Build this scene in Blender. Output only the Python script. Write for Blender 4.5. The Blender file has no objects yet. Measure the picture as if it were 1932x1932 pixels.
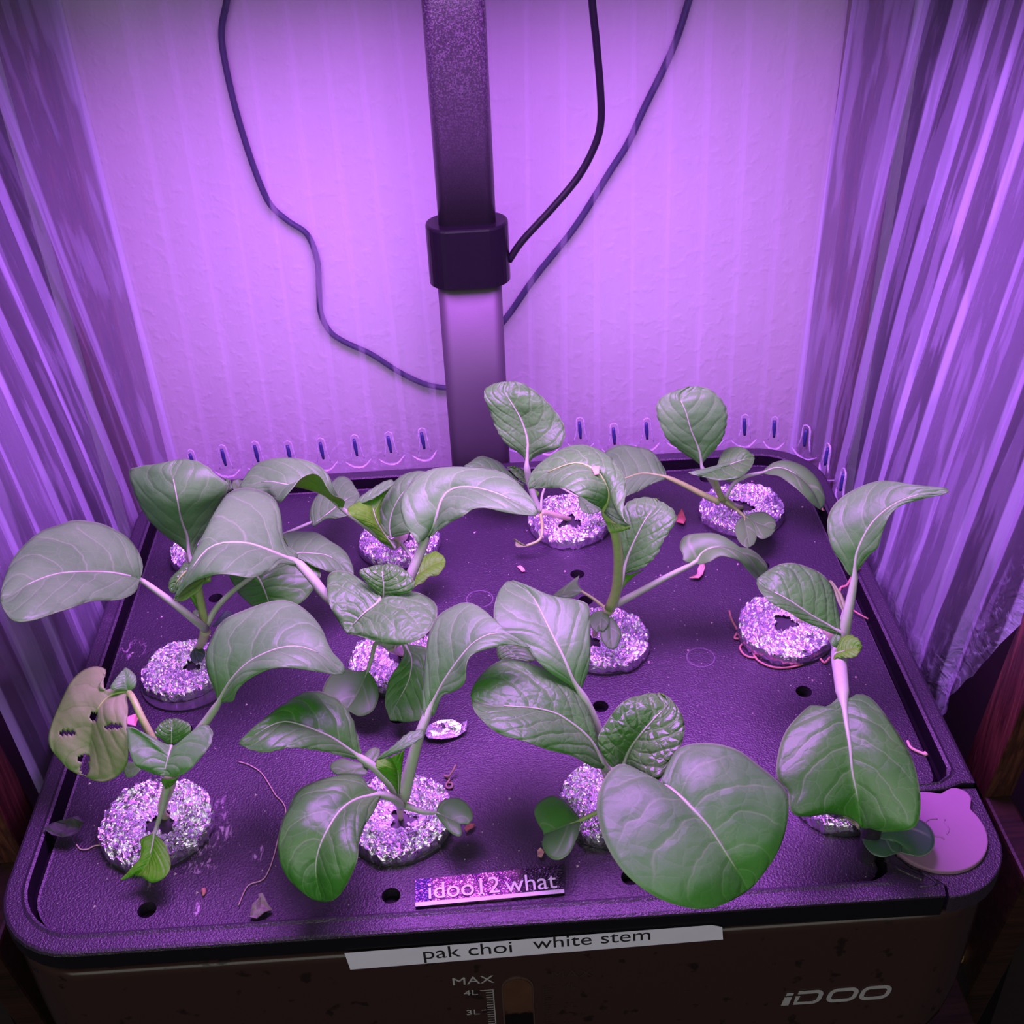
import bpy, bmesh, math, random
from mathutils import Vector, Matrix, noise
random.seed(7)
S = bpy.context.scene
COL = S.collection
# ------------------------------------------------------------------ camera, world, lights
# all scene lengths are given in centimetres and scaled to metres; x=18 is the tank's middle, y=0 its front, z=0 the lid's rim
RT = Matrix(((0.9979233, 0.06109309, -0.0204139), (-0.05182824, 0.57337251, -0.81765384), (-0.03824823, 0.81701383, 0.57534813)))
CAM = Vector((18.177, -25.382, 35.10))
def W(x, y, z): return Vector(((x-18)*.01, y*.01, z*.01))
def ray(px, py): return RT @ Vector((px-966, -(py-966), -2256))
def atz(px, py, z):
    r = ray(px, py); t = (z-CAM.z)/r.z; return CAM + r*t
def aty(px, py, y):
    r = ray(px, py); t = (y-CAM.y)/r.y; return CAM + r*t
def atx(px, py, x):
    r = ray(px, py); t = (x-CAM.x)/r.x; return CAM + r*t
cd = bpy.data.cameras.new('camera'); cam = bpy.data.objects.new('camera', cd); COL.objects.link(cam)
mw = RT.to_4x4(); mw.translation = W(*CAM); cam.matrix_world = mw
cd.sensor_width = 36; cd.lens = 2256/1932*36; cd.clip_start = .01; cd.clip_end = 50
S.camera = cam
S.view_settings.view_transform = 'Standard'; S.view_settings.look = 'None'
S.view_settings.gamma = 1; S.view_settings.use_curve_mapping = False
S.view_settings.exposure = 0.0
wd = bpy.data.worlds.new('world'); S.world = wd; wd.use_nodes = True
wd.node_tree.nodes['Background'].inputs[0].default_value = (.8, .55, .75, 1)
wd.node_tree.nodes['Background'].inputs[1].default_value = .015
def area(name, loc, size, sy, energy, color, rot):
    l = bpy.data.lights.new(name, 'AREA'); l.shape = 'RECTANGLE'; l.size = size; l.size_y = sy
    l.energy = energy; l.color = color
    o = bpy.data.objects.new(name, l); COL.objects.link(o); o.location = loc; o.rotation_euler = rot; return o
gl_ = area('grow_light', W(18, 16, 28.6), .28, .13, 3.2, (.60, .15, .97), (0, 0, 0)); gl_.data.spread = math.radians(150)
area('room_light', W(8, -70, 56), 1.1, .6, 3.9, (.96, 1.0, .90), (math.radians(55), 0, math.radians(-6)))

# ------------------------------------------------------------------ materials
class G:
    def __init__(s, name):
        s.m = bpy.data.materials.new(name); s.m.use_nodes = True; s.t = s.m.node_tree
        s.t.nodes.clear(); s.out = s.t.nodes.new('ShaderNodeOutputMaterial')
    def n(s, kind, ins=None, **kw):
        nd = s.t.nodes.new('ShaderNode'+kind)
        for k, v in kw.items(): setattr(nd, k, v)
        for k, v in (ins or {}).items(): s.set(nd, k, v)
        return nd
    def set(s, nd, k, v):
        if isinstance(v, bpy.types.NodeSocket): s.t.links.new(v, nd.inputs[k])
        elif isinstance(v, tuple) and len(v) == 3 and nd.inputs[k].type == 'RGBA': nd.inputs[k].default_value = (*v, 1)
        else: nd.inputs[k].default_value = v
    def math(s, op, a, b=0, c=0, clamp=False):
        nd = s.n('Math', {0: a, 1: b, 2: c}, operation=op); nd.use_clamp = clamp; return nd.outputs[0]
    def mix(s, f, a, b):
        nd = s.n('Mix', data_type='RGBA'); s.set(nd, 0, f); s.set(nd, 6, a); s.set(nd, 7, b); return nd.outputs[2]
    def ramp(s, f, stops):
        nd = s.n('ValToRGB', {0: f}); e = nd.color_ramp.elements
        while len(e) < len(stops): e.new(.5)
        for i, (p, c) in enumerate(stops):
            e[i].position = p; e[i].color = (c, c, c, 1) if not isinstance(c, tuple) else (*c, 1)
        return nd.outputs[0]
    def step(s, x, a, b):
        nd = s.n('MapRange', {0: x, 1: a, 2: b, 3: 0., 4: 1.}, interpolation_type='SMOOTHSTEP'); return nd.outputs[0]
    def obj(s): return s.n('TexCoord').outputs['Object']
    def pos(s): return s.n('NewGeometry').outputs['Position']
    def noise(s, v, sc, det=3, rough=.5, dist=0):
        return s.n('TexNoise', {'Vector': v, 'Scale': sc, 'Detail': det, 'Roughness': rough, 'Distortion': dist}).outputs[0]
    def bump(s, h, st=.3, d=.001, normal=None):
        nd = s.n('Bump', {'Height': h, 'Strength': st, 'Distance': d})
        if normal: s.set(nd, 'Normal', normal)
        return nd.outputs[0]
    def bsdf(s, **kw):
        nd = s.n('BsdfPrincipled')
        for k, v in kw.items(): s.set(nd, k.replace('_', ' '), v)
        return nd.outputs[0]
    def done(s, sh): s.t.links.new(sh, s.out.inputs[0]); return s.m

def plain(name, col, rough=.5, metal=0, var=.15, sc=400, bump=0, spec=.5, coat=0):
    g = G(name); p = g.pos(); nz = g.noise(p, sc)
    c = g.mix(g.math('MULTIPLY', nz, 1.0), tuple(x*(1-var) for x in col), tuple(min(1, x*(1+var)) for x in col))
    kw = dict(Base_Color=c, Roughness=rough, Metallic=metal)
    if bump: kw['Normal'] = g.bump(nz, bump)
    sh = g.n('BsdfPrincipled')
    for k, v in kw.items(): g.set(sh, k.replace('_', ' '), v)
    sh.inputs['Specular IOR Level'].default_value = spec; sh.inputs['Coat Weight'].default_value = coat
    return g.done(sh.outputs[0])

def leaf_mat(name, base, dark, vein, nveins, net, netamt, rough, bump, trans=.22, sheen=.0, tcol=(.35, .6, .05), veinw=.075):
    g = G(name)
    uv = g.n('UVMap').outputs[0]; sp = g.n('SeparateXYZ', {0: uv}); U, V = sp.outputs[0], sp.outputs[1]
    p = g.obj()
    wob = g.math('MULTIPLY', g.math('SUBTRACT', g.noise(p, 90, 2), .5), .12)
    a = g.math('MULTIPLY', g.math('ABSOLUTE', g.math('SUBTRACT', U, .5)), 2)
    side = g.math('MULTIPLY', g.math('GREATER_THAN', U, .5), .5)
    cur = g.math('MULTIPLY', g.math('POWER', a, 1.25), .34)
    s = g.math('ADD', g.math('MULTIPLY', g.math('ADD', g.math('SUBTRACT', V, cur), wob), nveins), side)
    tri = g.math('MULTIPLY', g.math('PINGPONG', s, .5), 2)
    vm = g.math('SUBTRACT', 1, g.step(tri, 0., veinw*1.6))
    vm = g.math('MULTIPLY', vm, g.math('SUBTRACT', 1, g.step(a, .72, .98)))
    mid = g.math('SUBTRACT', 1, g.step(a, 0., .035))
    pd = g.n('VectorMath', {0: p, 1: g.n('VectorMath', {0: g.n('TexNoise', {'Vector': p, 'Scale': 160.}).outputs[1], 1: (.004, .004, .004)}, operation='MULTIPLY').outputs[0]}, operation='ADD').outputs[0]
    vo = g.n('TexVoronoi', {'Vector': pd, 'Scale': net}, feature='DISTANCE_TO_EDGE').outputs[0]
    nm = g.math('SUBTRACT', 1, g.step(vo, 0., .035))
    veins = g.math('MAXIMUM', g.math('MAXIMUM', g.math('MULTIPLY', vm, .8), mid), g.math('MULTIPLY', nm, netamt))
    edge = g.step(a, .965, .995)
    big = g.noise(p, 45, 3)
    c = g.mix(g.step(big, .35, .68), base, dark)
    c = g.mix(g.math('MULTIPLY', g.noise(p, 1500, 2), .25), c, tuple(x*1.5 for x in base))
    c = g.mix(g.math('MULTIPLY', veins, .38), c, vein)
    c = g.mix(g.math('MULTIPLY', edge, .5), c, vein)
    # puffed cells between the veins, sunken veins
    h = g.math('ADD', g.math('MULTIPLY', g.math('MINIMUM', tri, .45), 1.2), g.math('MULTIPLY', g.math('MINIMUM', vo, .35), netamt*3))
    h = g.math('ADD', h, g.math('MULTIPLY', g.noise(p, 1800, 2), .05))
    nrm = g.bump(h, bump*.6, .0010)
    b = g.n('BsdfPrincipled', {'Base Color': c, 'Roughness': rough, 'Normal': nrm})
    b.inputs['Specular IOR Level'].default_value = .5
    b.inputs['Coat Weight'].default_value = sheen; b.inputs['Coat Roughness'].default_value = .32
    g.set(b, 'Coat Normal', nrm)
    tr = g.n('BsdfTranslucent', {'Color': g.mix(g.math('MULTIPLY', veins, .5), tcol, vein), 'Normal': nrm})
    mx = g.n('MixShader', {0: trans, 1: b.outputs[0], 2: tr.outputs[0]})
    return g.done(mx.outputs[0])
VE = (.36, .62, .26)
L_MAT = {
 'm': leaf_mat('leaf_mature', (.125, .40, .09), (.085, .32, .06), VE, 5.5, 150., .30, .44, .6),
 'g': leaf_mat('leaf_green', (.085, .33, .05), (.055, .26, .035), VE, 5.5, 160., .32, .40, .65),
 'y': leaf_mat('leaf_young', (.085, .33, .05), (.05, .24, .03), VE, 7.0, 270., .6, .30, 1.1, veinw=.13),
 'p': leaf_mat('leaf_puckered', (.10, .37, .065), (.07, .29, .045), VE, 6.5, 230., .38, .40, .85),
 'c': leaf_mat('leaf_cotyledon', (.11, .36, .07), (.085, .30, .055), (.45, .55, .35), 1.5, 160., .06, .45, .12),
 'd': leaf_mat('leaf_dark_cotyledon', (.05, .13, .07), (.035, .09, .06), (.40, .5, .35), 1.5, 160., .05, .5, .12, .08),
 'w': leaf_mat('leaf_wilted', (.28, .46, .15), (.22, .40, .10), (.12, .28, .04), 5.5, 210., .2, .5, .4),
 'u': leaf_mat('leaf_underside', (.11, .50, .012), (.08, .42, .01), (.40, .62, .15), 6., 230., .4, .55, .7, .30, tcol=(.35, .8, .02)),
}
UND = {k: L_MAT['u'] for k in L_MAT}; UND['c'] = L_MAT['c']; UND['w'] = L_MAT['w']; UND['d'] = L_MAT['w']
M_STEM = plain('stem_white_pink', (.42, .58, .34), .38, var=.12, sc=600)
M_STEMG = plain('stem_green', (.36, .60, .14), .4, var=.2, sc=500)
M_CROWN = plain('stem_cream', (.50, .56, .28), .45, var=.15, sc=600)

# ------------------------------------------------------------------ mesh helpers
def mk(name, verts, faces, mats, parent=None, uvs=None, smooth=True, mi=None):
    me = bpy.data.meshes.new(name); me.from_pydata([tuple(v) for v in verts], [], faces)
    for m in (mats if isinstance(mats, (list, tuple)) else [mats]): me.materials.append(m)
    if uvs:
        ul = me.uv_layers.new(name='UVMap')
        for lp in me.loops: ul.data[lp.index].uv = uvs[lp.vertex_index]
    if mi: me.polygons.foreach_set('material_index', mi)
    if smooth: me.polygons.foreach_set('use_smooth', [True]*len(me.polygons))
    me.update(); o = bpy.data.objects.new(name, me); COL.objects.link(o)
    if parent: adopt(o, parent)
    return o
def adopt(o, parent):
    o.parent = parent
    # vertices are absolute, so a mesh parent sits at the origin; an empty is offset by its location
    o.matrix_parent_inverse = Matrix.Identity(4) if parent.type == 'MESH' else Matrix.Translation(parent.location).inverted()
def parent_loc(p):
    v = Vector(p.location)
    while p.parent: p = p.parent; v = v + Vector(p.location)
    return v
def tag(o, label=None, cat=None, group=None, kind=None):
    if label: o['label'] = label
    if cat: o['category'] = cat
    if group: o['group'] = group
    if kind: o['kind'] = kind
    return o
def empty(name, loc, label, cat, group=None):
    o = bpy.data.objects.new(name, None); COL.objects.link(o); o.location = loc; o.empty_display_size = .01
    return tag(o, label, cat, group)
def cr(pts, n):
    """resample a polyline (tuples of any size) to n+1 points by arc length, Catmull-Rom smoothed"""
    P = [Vector(p) for p in pts]
    if len(P) == 2:
        return [P[0].lerp(P[1], i/n) for i in range(n+1)]
    dense = []
    for i in range(len(P)-1):
        p0 = P[i-1] if i else P[0]*2-P[1]; p3 = P[i+2] if i+2 < len(P) else P[-1]*2-P[-2]
        for k in range(10):
            t = k/10
            dense.append(.5*((2*P[i])+(P[i+1]-p0)*t+(2*p0-5*P[i]+4*P[i+1]-p3)*t*t+(3*P[i]-p0-3*P[i+1]+p3)*t**3))
    dense.append(P[-1])
    acc = [0]
    for i in range(1, len(dense)): acc.append(acc[-1]+(dense[i]-dense[i-1]).length)
    out = []; j = 0
    for i in range(n+1):
        d = acc[-1]*i/n
        while j < len(acc)-2 and acc[j+1] < d: j += 1
        seg = acc[j+1]-acc[j]; out.append(dense[j].lerp(dense[j+1], (d-acc[j])/seg if seg > 1e-9 else 0))
    return out
def lerpl(l, t):
    if not isinstance(l, (list, tuple)): return l
    x = t*(len(l)-1); i = min(int(x), len(l)-2) if len(l) > 1 else 0
    return l[0] if len(l) == 1 else l[i]+(l[i+1]-l[i])*(x-i)
def tube(name, pts, rad, mat, parent=None, sides=8, n=None, flat=1.0, caps=True, smooth=True):
    """pts in cm; rad number or list"""
    n = n or max(6, len(pts)*4); C = cr(pts, n); vs, fs = [], []
    up = Vector((0, 0, 1)); prev = None
    for i, c in enumerate(C):
        d = (C[min(i+1, n)]-C[max(i-1, 0)]).normalized()
        if prev is None:
            a = d.cross(up); a = a if a.length > .1 else d.cross(Vector((0, 1, 0))); a.normalize()
        else: a = (prev-d*prev.dot(d)).normalized()
        prev = a; b = d.cross(a); r = lerpl(rad, i/n)
        for k in range(sides):
            t = 2*math.pi*k/sides; q = c+a*(math.cos(t)*r)+b*(math.sin(t)*r*flat); vs.append(W(*q))
    for i in range(n):
        for k in range(sides):
            fs.append((i*sides+k, i*sides+(k+1) % sides, (i+1)*sides+(k+1) % sides, (i+1)*sides+k))
    if caps: fs.append(tuple(range(sides))[::-1]); fs.append(tuple(n*sides+k for k in range(sides)))
    return mk(name, vs, fs, mat, parent, smooth=smooth)

# ------------------------------------------------------------------ setting: wall, shelf frame
def box(name, a, b, mat, parent=None, bev=0, kind=None, lean=0):
    vs = []
    for x in (a[0], b[0]):
        for y in (a[1], b[1]):
            for z in (a[2], b[2]): vs.append(W(x, y+lean*z, z))
    o = mk(name, vs, [(0, 1, 3, 2), (4, 6, 7, 5), (0, 4, 5, 1), (2, 3, 7, 6), (0, 2, 6, 4), (1, 5, 7, 3)], mat, parent, smooth=False)
    if bev: m = o.modifiers.new('bevel', 'BEVEL'); m.width = bev*.01; m.segments = 2
    if kind: o['kind'] = kind
    return o
g = G('wall_paint'); p = g.pos()
h = g.math('ADD', g.step(g.noise(p, 150, 2, .5, .2), .45, .8), g.math('MULTIPLY', g.noise(p, 500, 2), .25))
M_WALL = g.done(g.bsdf(Base_Color=g.mix(g.noise(p, 12), (.70, .67, .71), (.76, .73, .77)), Roughness=.7, Normal=g.bump(h, .22, .001)))
g = G('dark_wood'); p = g.pos()
mp = g.n('Mapping', {'Vector': p, 'Scale': (1.5, 1.5, .12)}).outputs[0]
gr = g.noise(mp, 160, 5, .65, 1.5)
M_WOOD = g.done(g.bsdf(Base_Color=g.ramp(gr, [(.3, (.025, .007, .006)), (.5, (.07, .022, .017)), (.7, (.15, .048, .034))]), Roughness=.42, Normal=g.bump(gr, .2)))
mp = None
g = G('dark_board'); p = g.pos(); gr = g.noise(g.n('Mapping', {'Vector': p, 'Scale': (.1, 1.5, 1.5)}).outputs[0], 140, 4, .6, 1)
M_BOARD = g.done(g.bsdf(Base_Color=g.ramp(gr, [(.3, (.010, .004, .003)), (.7, (.04, .014, .009))]), Roughness=.5, Normal=g.bump(gr, .2)))
box('wall_back', (-60, 38, -60), (96, 42, 90), M_WALL, kind='structure')
M_SIDE = plain('dark_side_panel', (.020, .012, .014), .6)
box('wall_left', (-8, 8, -40), (-5.5, 38, 70), M_SIDE, kind='structure')
box('wall_right', (42, 8, -40), (45, 38, 70), M_SIDE, kind='structure')
sh = empty('shelf_frame', W(18, 20, -13), 'dark reddish wooden shelf frame that holds the black tank', 'shelf')
for sx, x0, x1 in ((0, -3.0, -1.8), (1, 38.4, 39.6)):
    # front uprights lean slightly towards the room as they rise
    yb = 7.35
    box('upright', (x0, yb, -40), (x1, yb+2.2, 48), M_WOOD, sh, .1, lean=-.14)
    box('upright', (x0-.6, 34.6, -40), (x1+.6, 37.6, 48), M_WOOD, sh, .1)
    box('leg_board', (x0+.0, 3.0, -40), (x1-.0, 9.0, -4.6), M_BOARD, sh, .15, lean=-.14)
    pass
for k in range(6): box('shelf_slat', (-1.5, 1+k*6.1, -15), (37.8, 6.4+k*6.1, -13.2), M_BOARD, sh, .1)
M_SCREW = plain('brass_screw', (.62, .34, .16), .5, .2, .4, 900, .5)
c = atx(1803, 1793, 38.25)
sc_ = tube('screw_head', [(38.5, c.y, c.z), (38.15, c.y, c.z)], .55, M_SCREW, sh, 16, n=2, smooth=False)
tag(sc_, 'tarnished brass coloured screw head')
tube('screw_slot', [(38.16, c.y-.4, c.z), (38.11, c.y+.4, c.z+.1)], .1, plain('screw_dark', (.01, .008, .006)), sc_, 6)

# ------------------------------------------------------------------ tank
g = G('black_grained_plastic'); p = g.pos()
nz = g.noise(p, 1250, 2, .6); dirt = g.step(g.noise(p, 38, 5, .7), .56, .82)
spk = g.step(g.noise(p, 900, 1), .80, .88)
c = g.mix(g.math('MULTIPLY', dirt, .30), (.026, .018, .034), (.11, .08, .125)); c = g.mix(g.math('MULTIPLY', spk, .5), c, (.5, .4, .45))
for (px_, py_, rr_) in ((1322, 1240, .60), (905, 1130, .62)):
    q_ = W(*atz(px_, py_, -.5)); dd = g.math('ABSOLUTE', g.math('SUBTRACT', g.n('VectorMath', {0: p, 1: tuple(q_)}, operation='DISTANCE').outputs['Value'], rr_*.01))
    c = g.mix(g.math('MULTIPLY', g.math('SUBTRACT', 1, g.step(dd, .0, .0004)), .35), c, (.4, .3, .42))
for (px_, py_, rr_) in ((400, 1575, 1.1), (375, 1625, .9), (430, 1520, .7), (290, 1665, .5), (250, 1225, .8), (1670, 1630, .7), (490, 1610, .5), (365, 1715, .5)):
    q_ = W(*atz(px_, py_, -.5)); dd = g.n('VectorMath', {0: p, 1: tuple(q_)}, operation='DISTANCE').outputs['Value']
    mk_ = g.math('MULTIPLY', g.math('SUBTRACT', 1, g.step(dd, rr_*.004, rr_*.01)), g.step(g.noise(g.n('Mapping', {'Vector': p, 'Rotation': (0, 0, .9), 'Scale': (1, .4, 1)}).outputs[0], 420, 4, .7, 1.), .54, .66))
    c = g.mix(g.math('MULTIPLY', mk_, .8), c, (.62, .45, .6))
M_LID = g.done(g.bsdf(Base_Color=c, Roughness=g.math('ADD', .40, g.math('MULTIPLY', dirt, .15)), Specular_IOR_Level=.7, Normal=g.bump(nz, .7, .0006)))
M_BLACK = plain('black_plastic', (.008, .007, .010), .3, spec=.25)
g = G('brown_black_gloss'); p = g.pos(); st = g.step(g.noise(p, 130, 3), .62, .70)
M_TANK = g.done(g.bsdf(Base_Color=g.mix(st, (.038, .019, .018), (.014, .007, .007)), Roughness=g.math('ADD', .22, g.math('MULTIPLY', st, .3)), Specular_IOR_Level=.35))
tank = empty('hydroponic_tank', W(18, 14, -10), 'black hydroponic tank with a flat purple lit lid full of seedlings', 'planter')
def arc(cx, cy, r, a0, a1, n=8): return [(cx+r*math.cos(math.radians(a0+(a1-a0)*i/n)), cy+r*math.sin(math.radians(a0+(a1-a0)*i/n))) for i in range(n+1)]
NOUT = [(36, 4.9), (35.5, 4.93), (34.9, 4.72), (34.3, 4.66), (33.5, 4.68), (32.6, 4.4), (31.95, 3.7), (31.7, 2.9), (31.85, 1.95), (32.3, 1.25), (32.9, .8), (33.25, .45), (33.15, .0)]
NIN = [(34.95, 5.9), (34.9, 5.4), (34.6, 5.12), (34.0, 5.05), (33.2, 5.08), (32.2, 4.75), (31.5, 4.0), (31.2, 3.1), (31.35, 2.2), (31.35, 1.6), (31.05, 1.2), (30.6, 1.02), (30.2, 1.0)]
def lid_loop(d, rb, rf, notch, ds=None):
    ds = d if ds is None else ds
    if ds != d:
        return (arc(ds+rf, d+rf, rf, 270, 180) + arc(ds+rb, 29.25-ds-rb, rb, 180, 90) + arc(36-ds-rb, 29.25-ds-rb, rb, 90, 0) + notch)[::-1]
    # counter-clockwise from the front left
    return (arc(d+rf, d+rf, rf, 270, 180) + arc(d+rb, 29.25-d-rb, rb, 180, 90) + arc(36-d-rb, 29.25-d-rb, rb, 90, 0) + notch)[::-1]
NIN2 = [(34.8, 6.2), (34.72, 5.6), (34.5, 5.3)] + NIN[3:]
def mixn(t): return [(a[0]+(b[0]-a[0])*t, a[1]+(b[1]-a[1])*t) for a, b in zip(NOUT, NIN)]
rings = [(lid_loop(.45, 3.1, 2.8, NOUT), -1.1), (lid_loop(.15, 3.3, 3.0, NOUT), -.95), (lid_loop(.0, 3.4, 3.1, NOUT), -.80), (lid_loop(0, 3.4, 3.1, NOUT), -.14), (lid_loop(.04, 3.4, 3.1, NOUT), -.04), (lid_loop(.14, 3.3, 3.0, mixn(.12)), 0),
         (lid_loop(.62, 2.9, 2.6, mixn(.55)), .0), (lid_loop(.74, 2.8, 2.5, mixn(.66)), .05), (lid_loop(.84, 2.7, 2.4, mixn(.78)), .0), (lid_loop(.90, 2.7, 2.4, mixn(.86)), -.66), (lid_loop(.98, 2.3, 2.1, mixn(1.0), 1.06), -.66), (lid_loop(.99, 2.3, 2.1, NIN2, 1.10), -.46), (lid_loop(1.05, 2.2, 2.0, NIN2, 1.18), -.5)]
vs, fs = [], []
for lp, z in rings: vs += [W(x, y, z) for x, y in lp]
N = len(rings[0][0])
for i in range(len(rings)-1):
    for k in range(N): fs.append((i*N+k, i*N+(k+1) % N, (i+1)*N+(k+1) % N, (i+1)*N+k))
fs.append(tuple(range(N))[::-1]); fs.append(tuple((len(rings)-1)*N+k for k in range(N)))
M_GROOVE_SHADE = plain('groove_shade_black', (.006, .004, .008), .85, spec=.1)  # near-black groove faces: shade of the rim channel put into the colour
ng = len(rings)
lid = mk('lid', vs, fs, [M_LID, M_GROOVE_SHADE, M_BLACK], tank, smooth=False, mi=[2 if k < 3*N else 1 if (ng-5)*N <= k < (ng-2)*N else 0 for k in range(len(fs))])
me = lid.data
PODS = [(4.89, 5.74), (14.13, 5.25), (22.23, 5.3), (30.8, 5.0), (4.45, 14.28), (13.74, 14.02), (23.0, 14.54), (31.06, 14.48), (3.9, 23.03), (13.68, 22.86), (22.31, 23.77), (31.08, 23.77)]
HOLES = [(5.2, 2.0), (13.9, 1.9), (22.5, 2.0), (31.1, 2.2), (5.0, 10.9), (13.9, 10.8), (22.4, 10.7), (31, 10.8), (5, 19.6), (13.9, 19.6), (22.3, 19.7), (31.2, 19.5), (5, 27.3), (13.8, 27.4), (22.4, 27.4), (29.9, 27.2), (22.5, 17.7)]
cb = bmesh.new()
for (x, y) in HOLES: bmesh.ops.create_cone(cb, cap_ends=True, segments=20, radius1=.0034, radius2=.0034, depth=.05, matrix=Matrix.Translation(W(x, y, -.7)))
for (x, y) in PODS: bmesh.ops.create_cone(cb, cap_ends=True, segments=28, radius1=.0145, radius2=.0145, depth=.05, matrix=Matrix.Translation(W(x, y, -.7)))
cm = bpy.data.meshes.new('cut'); cb.to_mesh(cm); cb.free(); cut = bpy.data.objects.new('cut', cm); COL.objects.link(cut)
bo = lid.modifiers.new('holes', 'BOOLEAN'); bo.operation = 'DIFFERENCE'; bo.solver = 'EXACT'; bo.object = cut
bpy.context.view_layer.update()
nm = bpy.data.meshes.new_from_object(lid.evaluated_get(bpy.context.evaluated_depsgraph_get()))
lid.modifiers.clear(); lid.data = nm; bpy.data.objects.remove(cut); nm.name = 'lid'
for pl in nm.polygons: pl.use_smooth = False
M_HOLE = plain('hole_shade_black', (.004, .003, .005), .8)

def rrect(x0, y0, x1, y1, r): return arc(x0+r, y0+r, r, 180, 270) + arc(x1-r, y0+r, r, 270, 360) + arc(x1-r, y1-r, r, 0, 90) + arc(x0+r, y1-r, r, 90, 180)
def prism(name, outline, z0, z1, mat, parent, bev=0.0, top=None):
    n = len(outline); cx = sum(a for a, b in outline)/n; cy = sum(b for a, b in outline)/n
    def ins(d): return [(cx+(x-cx)*(1-d/max(.01, math.hypot(x-cx, y-cy))), cy+(y-cy)*(1-d/max(.01, math.hypot(x-cx, y-cy)))) for x, y in outline]
    loops = [(outline, z0), (outline, z1-bev)] + ([(ins(bev*.3), z1-bev*.3), (ins(bev), z1)] if bev else [])
    vs = [W(x, y, z) for lp, z in loops for x, y in lp]; fs = []
    for i in range(len(loops)-1):
        for k in range(n): fs.append((i*n+k, i*n+(k+1) % n, (i+1)*n+(k+1) % n, (i+1)*n+k))
    fs.append(tuple(range(n))[::-1]); fs.append(tuple((len(loops)-1)*n+k for k in range(n)))
    return mk(name, vs, fs, mat, parent, smooth=False)
# body: rounded in plan; its front panel is a rounded shield
prism('tank_body', rrect(.8, .8, 35.2, 28.6, 3.0), -12.6, -1.15, M_TANK, tank)
prism('rim_band', rrect(.32, .32, 35.7, 28.9, 3.0), -1.3, -.96, M_BLACK, tank, .08)
# thin near-black sheet under the holes, coloured for the tank's inner shade
inner = prism('hole_shade_sheet', rrect(1.6, 1.6, 34.4, 28.0, 2.6), -1.14, -1.13, M_HOLE, tank)
# curved front panel with rounded lower corners
vs, fs = [], []
nx, nz_ = 60, 20
def front(x, z):
    t = abs(x-18)/17.6; y = .42 + (0 if t < .86 else ((t-.86)/.14)**2*1.9); return W(x, y, z)
for i in range(nx+1):
    x = .5+35*i/nx; e = min(x-.5, 35.5-x); zb = -9.1 + (0 if e > 3.6 else 3.6-math.sqrt(max(0, 3.6**2-(3.6-e)**2)))
    for j in range(nz_+1): vs.append(front(x, -1.28+(zb+1.28)*j/nz_))
for i in range(nx):
    for j in range(nz_): a = i*(nz_+1)+j; fs.append((a, a+1, a+nz_+2, a+nz_+1))
fp = mk('front_panel', vs, fs, M_TANK, tank); so = fp.modifiers.new('s', 'SOLIDIFY'); so.thickness = .003; so.offset = 1
# filling port corner, cap
CORN = [(36, 4.75), (35.5, 4.78), (34.95, 4.6), (34.3, 4.55), (33.5, 4.57), (32.7, 4.3), (32.05, 3.65), (31.8, 2.9), (31.95, 2.0), (32.4, 1.35), (33.0, .9), (33.37, .5), (33.3, .02)] + arc(33.4, 2.6, 2.6, 272, 360)
prism('fill_port', CORN[::-1] if False else CORN, -.95, -.16, M_LID, tank, .06)
M_CAP = plain('cap_silicone', (.30, .17, .27), .45, var=.06, sc=80, spec=.4)
cx, cy = 33.72, 2.78
capo = []
for i in range(48):
    a = 2*math.pi*i/48; r = 1.84; x, y = cx+r*math.cos(a), cy+r*math.sin(a)
    capo.append((x, y))
def blob(x, y): return min(math.hypot(x-cx, y-cy)-1.84, math.hypot(x-35.1, y-4.22)-.46)
capo = []
for i in range(90):
    a = 2*math.pi*i/90; lo, hi = .5, 3.2
    # march to outline, smooth union with the finger tab
    def f(r):
        x, y = cx+r*math.cos(a), cy+r*math.sin(a); d1 = math.hypot(x-cx, y-cy)-1.84; d2 = math.hypot(x-35.08, y-4.2)-.5
        h = max(0, min(1, .5+.5*(d2-d1)/.25)); return d2*(1-h)+d1*h-.25*h*(1-h)
    for _ in range(24):
        m_ = (lo+hi)/2
        if f(m_) < 0: lo = m_
        else: hi = m_
    capo.append((cx+lo*math.cos(a), cy+lo*math.sin(a)))
cap = tag(prism('fill_cap', capo, -.2, .0, M_CAP, tank, .05), 'pale pink grey rubber cap with a finger tab')
for i in range(1):
    a = []
    for k in range(3):
        t0 = math.radians(90+120*k+20); q = [(cx+.1+.42*math.cos(t0+u), cy+.1+.42*math.sin(t0+u), .005) for u in (-.75, -.3, .3, .75)]
        q += [(q[-1][0]+.13*math.cos(t0+1.2), q[-1][1]+.13*math.sin(t0+1.2), .005)]
        tube('embossed_mark', q, .03, M_CAP, cap, 5, n=8)
    tube('embossed_mark', [(cx-.62, cy+.75, .005), (cx-.5, cy+.45, .005), (cx-.35, cy+.6, .005)], .025, M_CAP, cap, 5, n=8)
# engraved arrow on the lid
tube('arrow_mark', [(31.5, 1.62, -.02), (32.0, 1.15, .0), (32.6, .72, .0)], [.05, .10, .14], M_LID, lid, 6, n=8, flat=.35)
tube('arrow_mark', [(32.62, 1.05, .0), (33.0, .5, .0), (32.35, .42, .0)], .07, M_LID, lid, 6, n=8, flat=.4)

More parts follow.
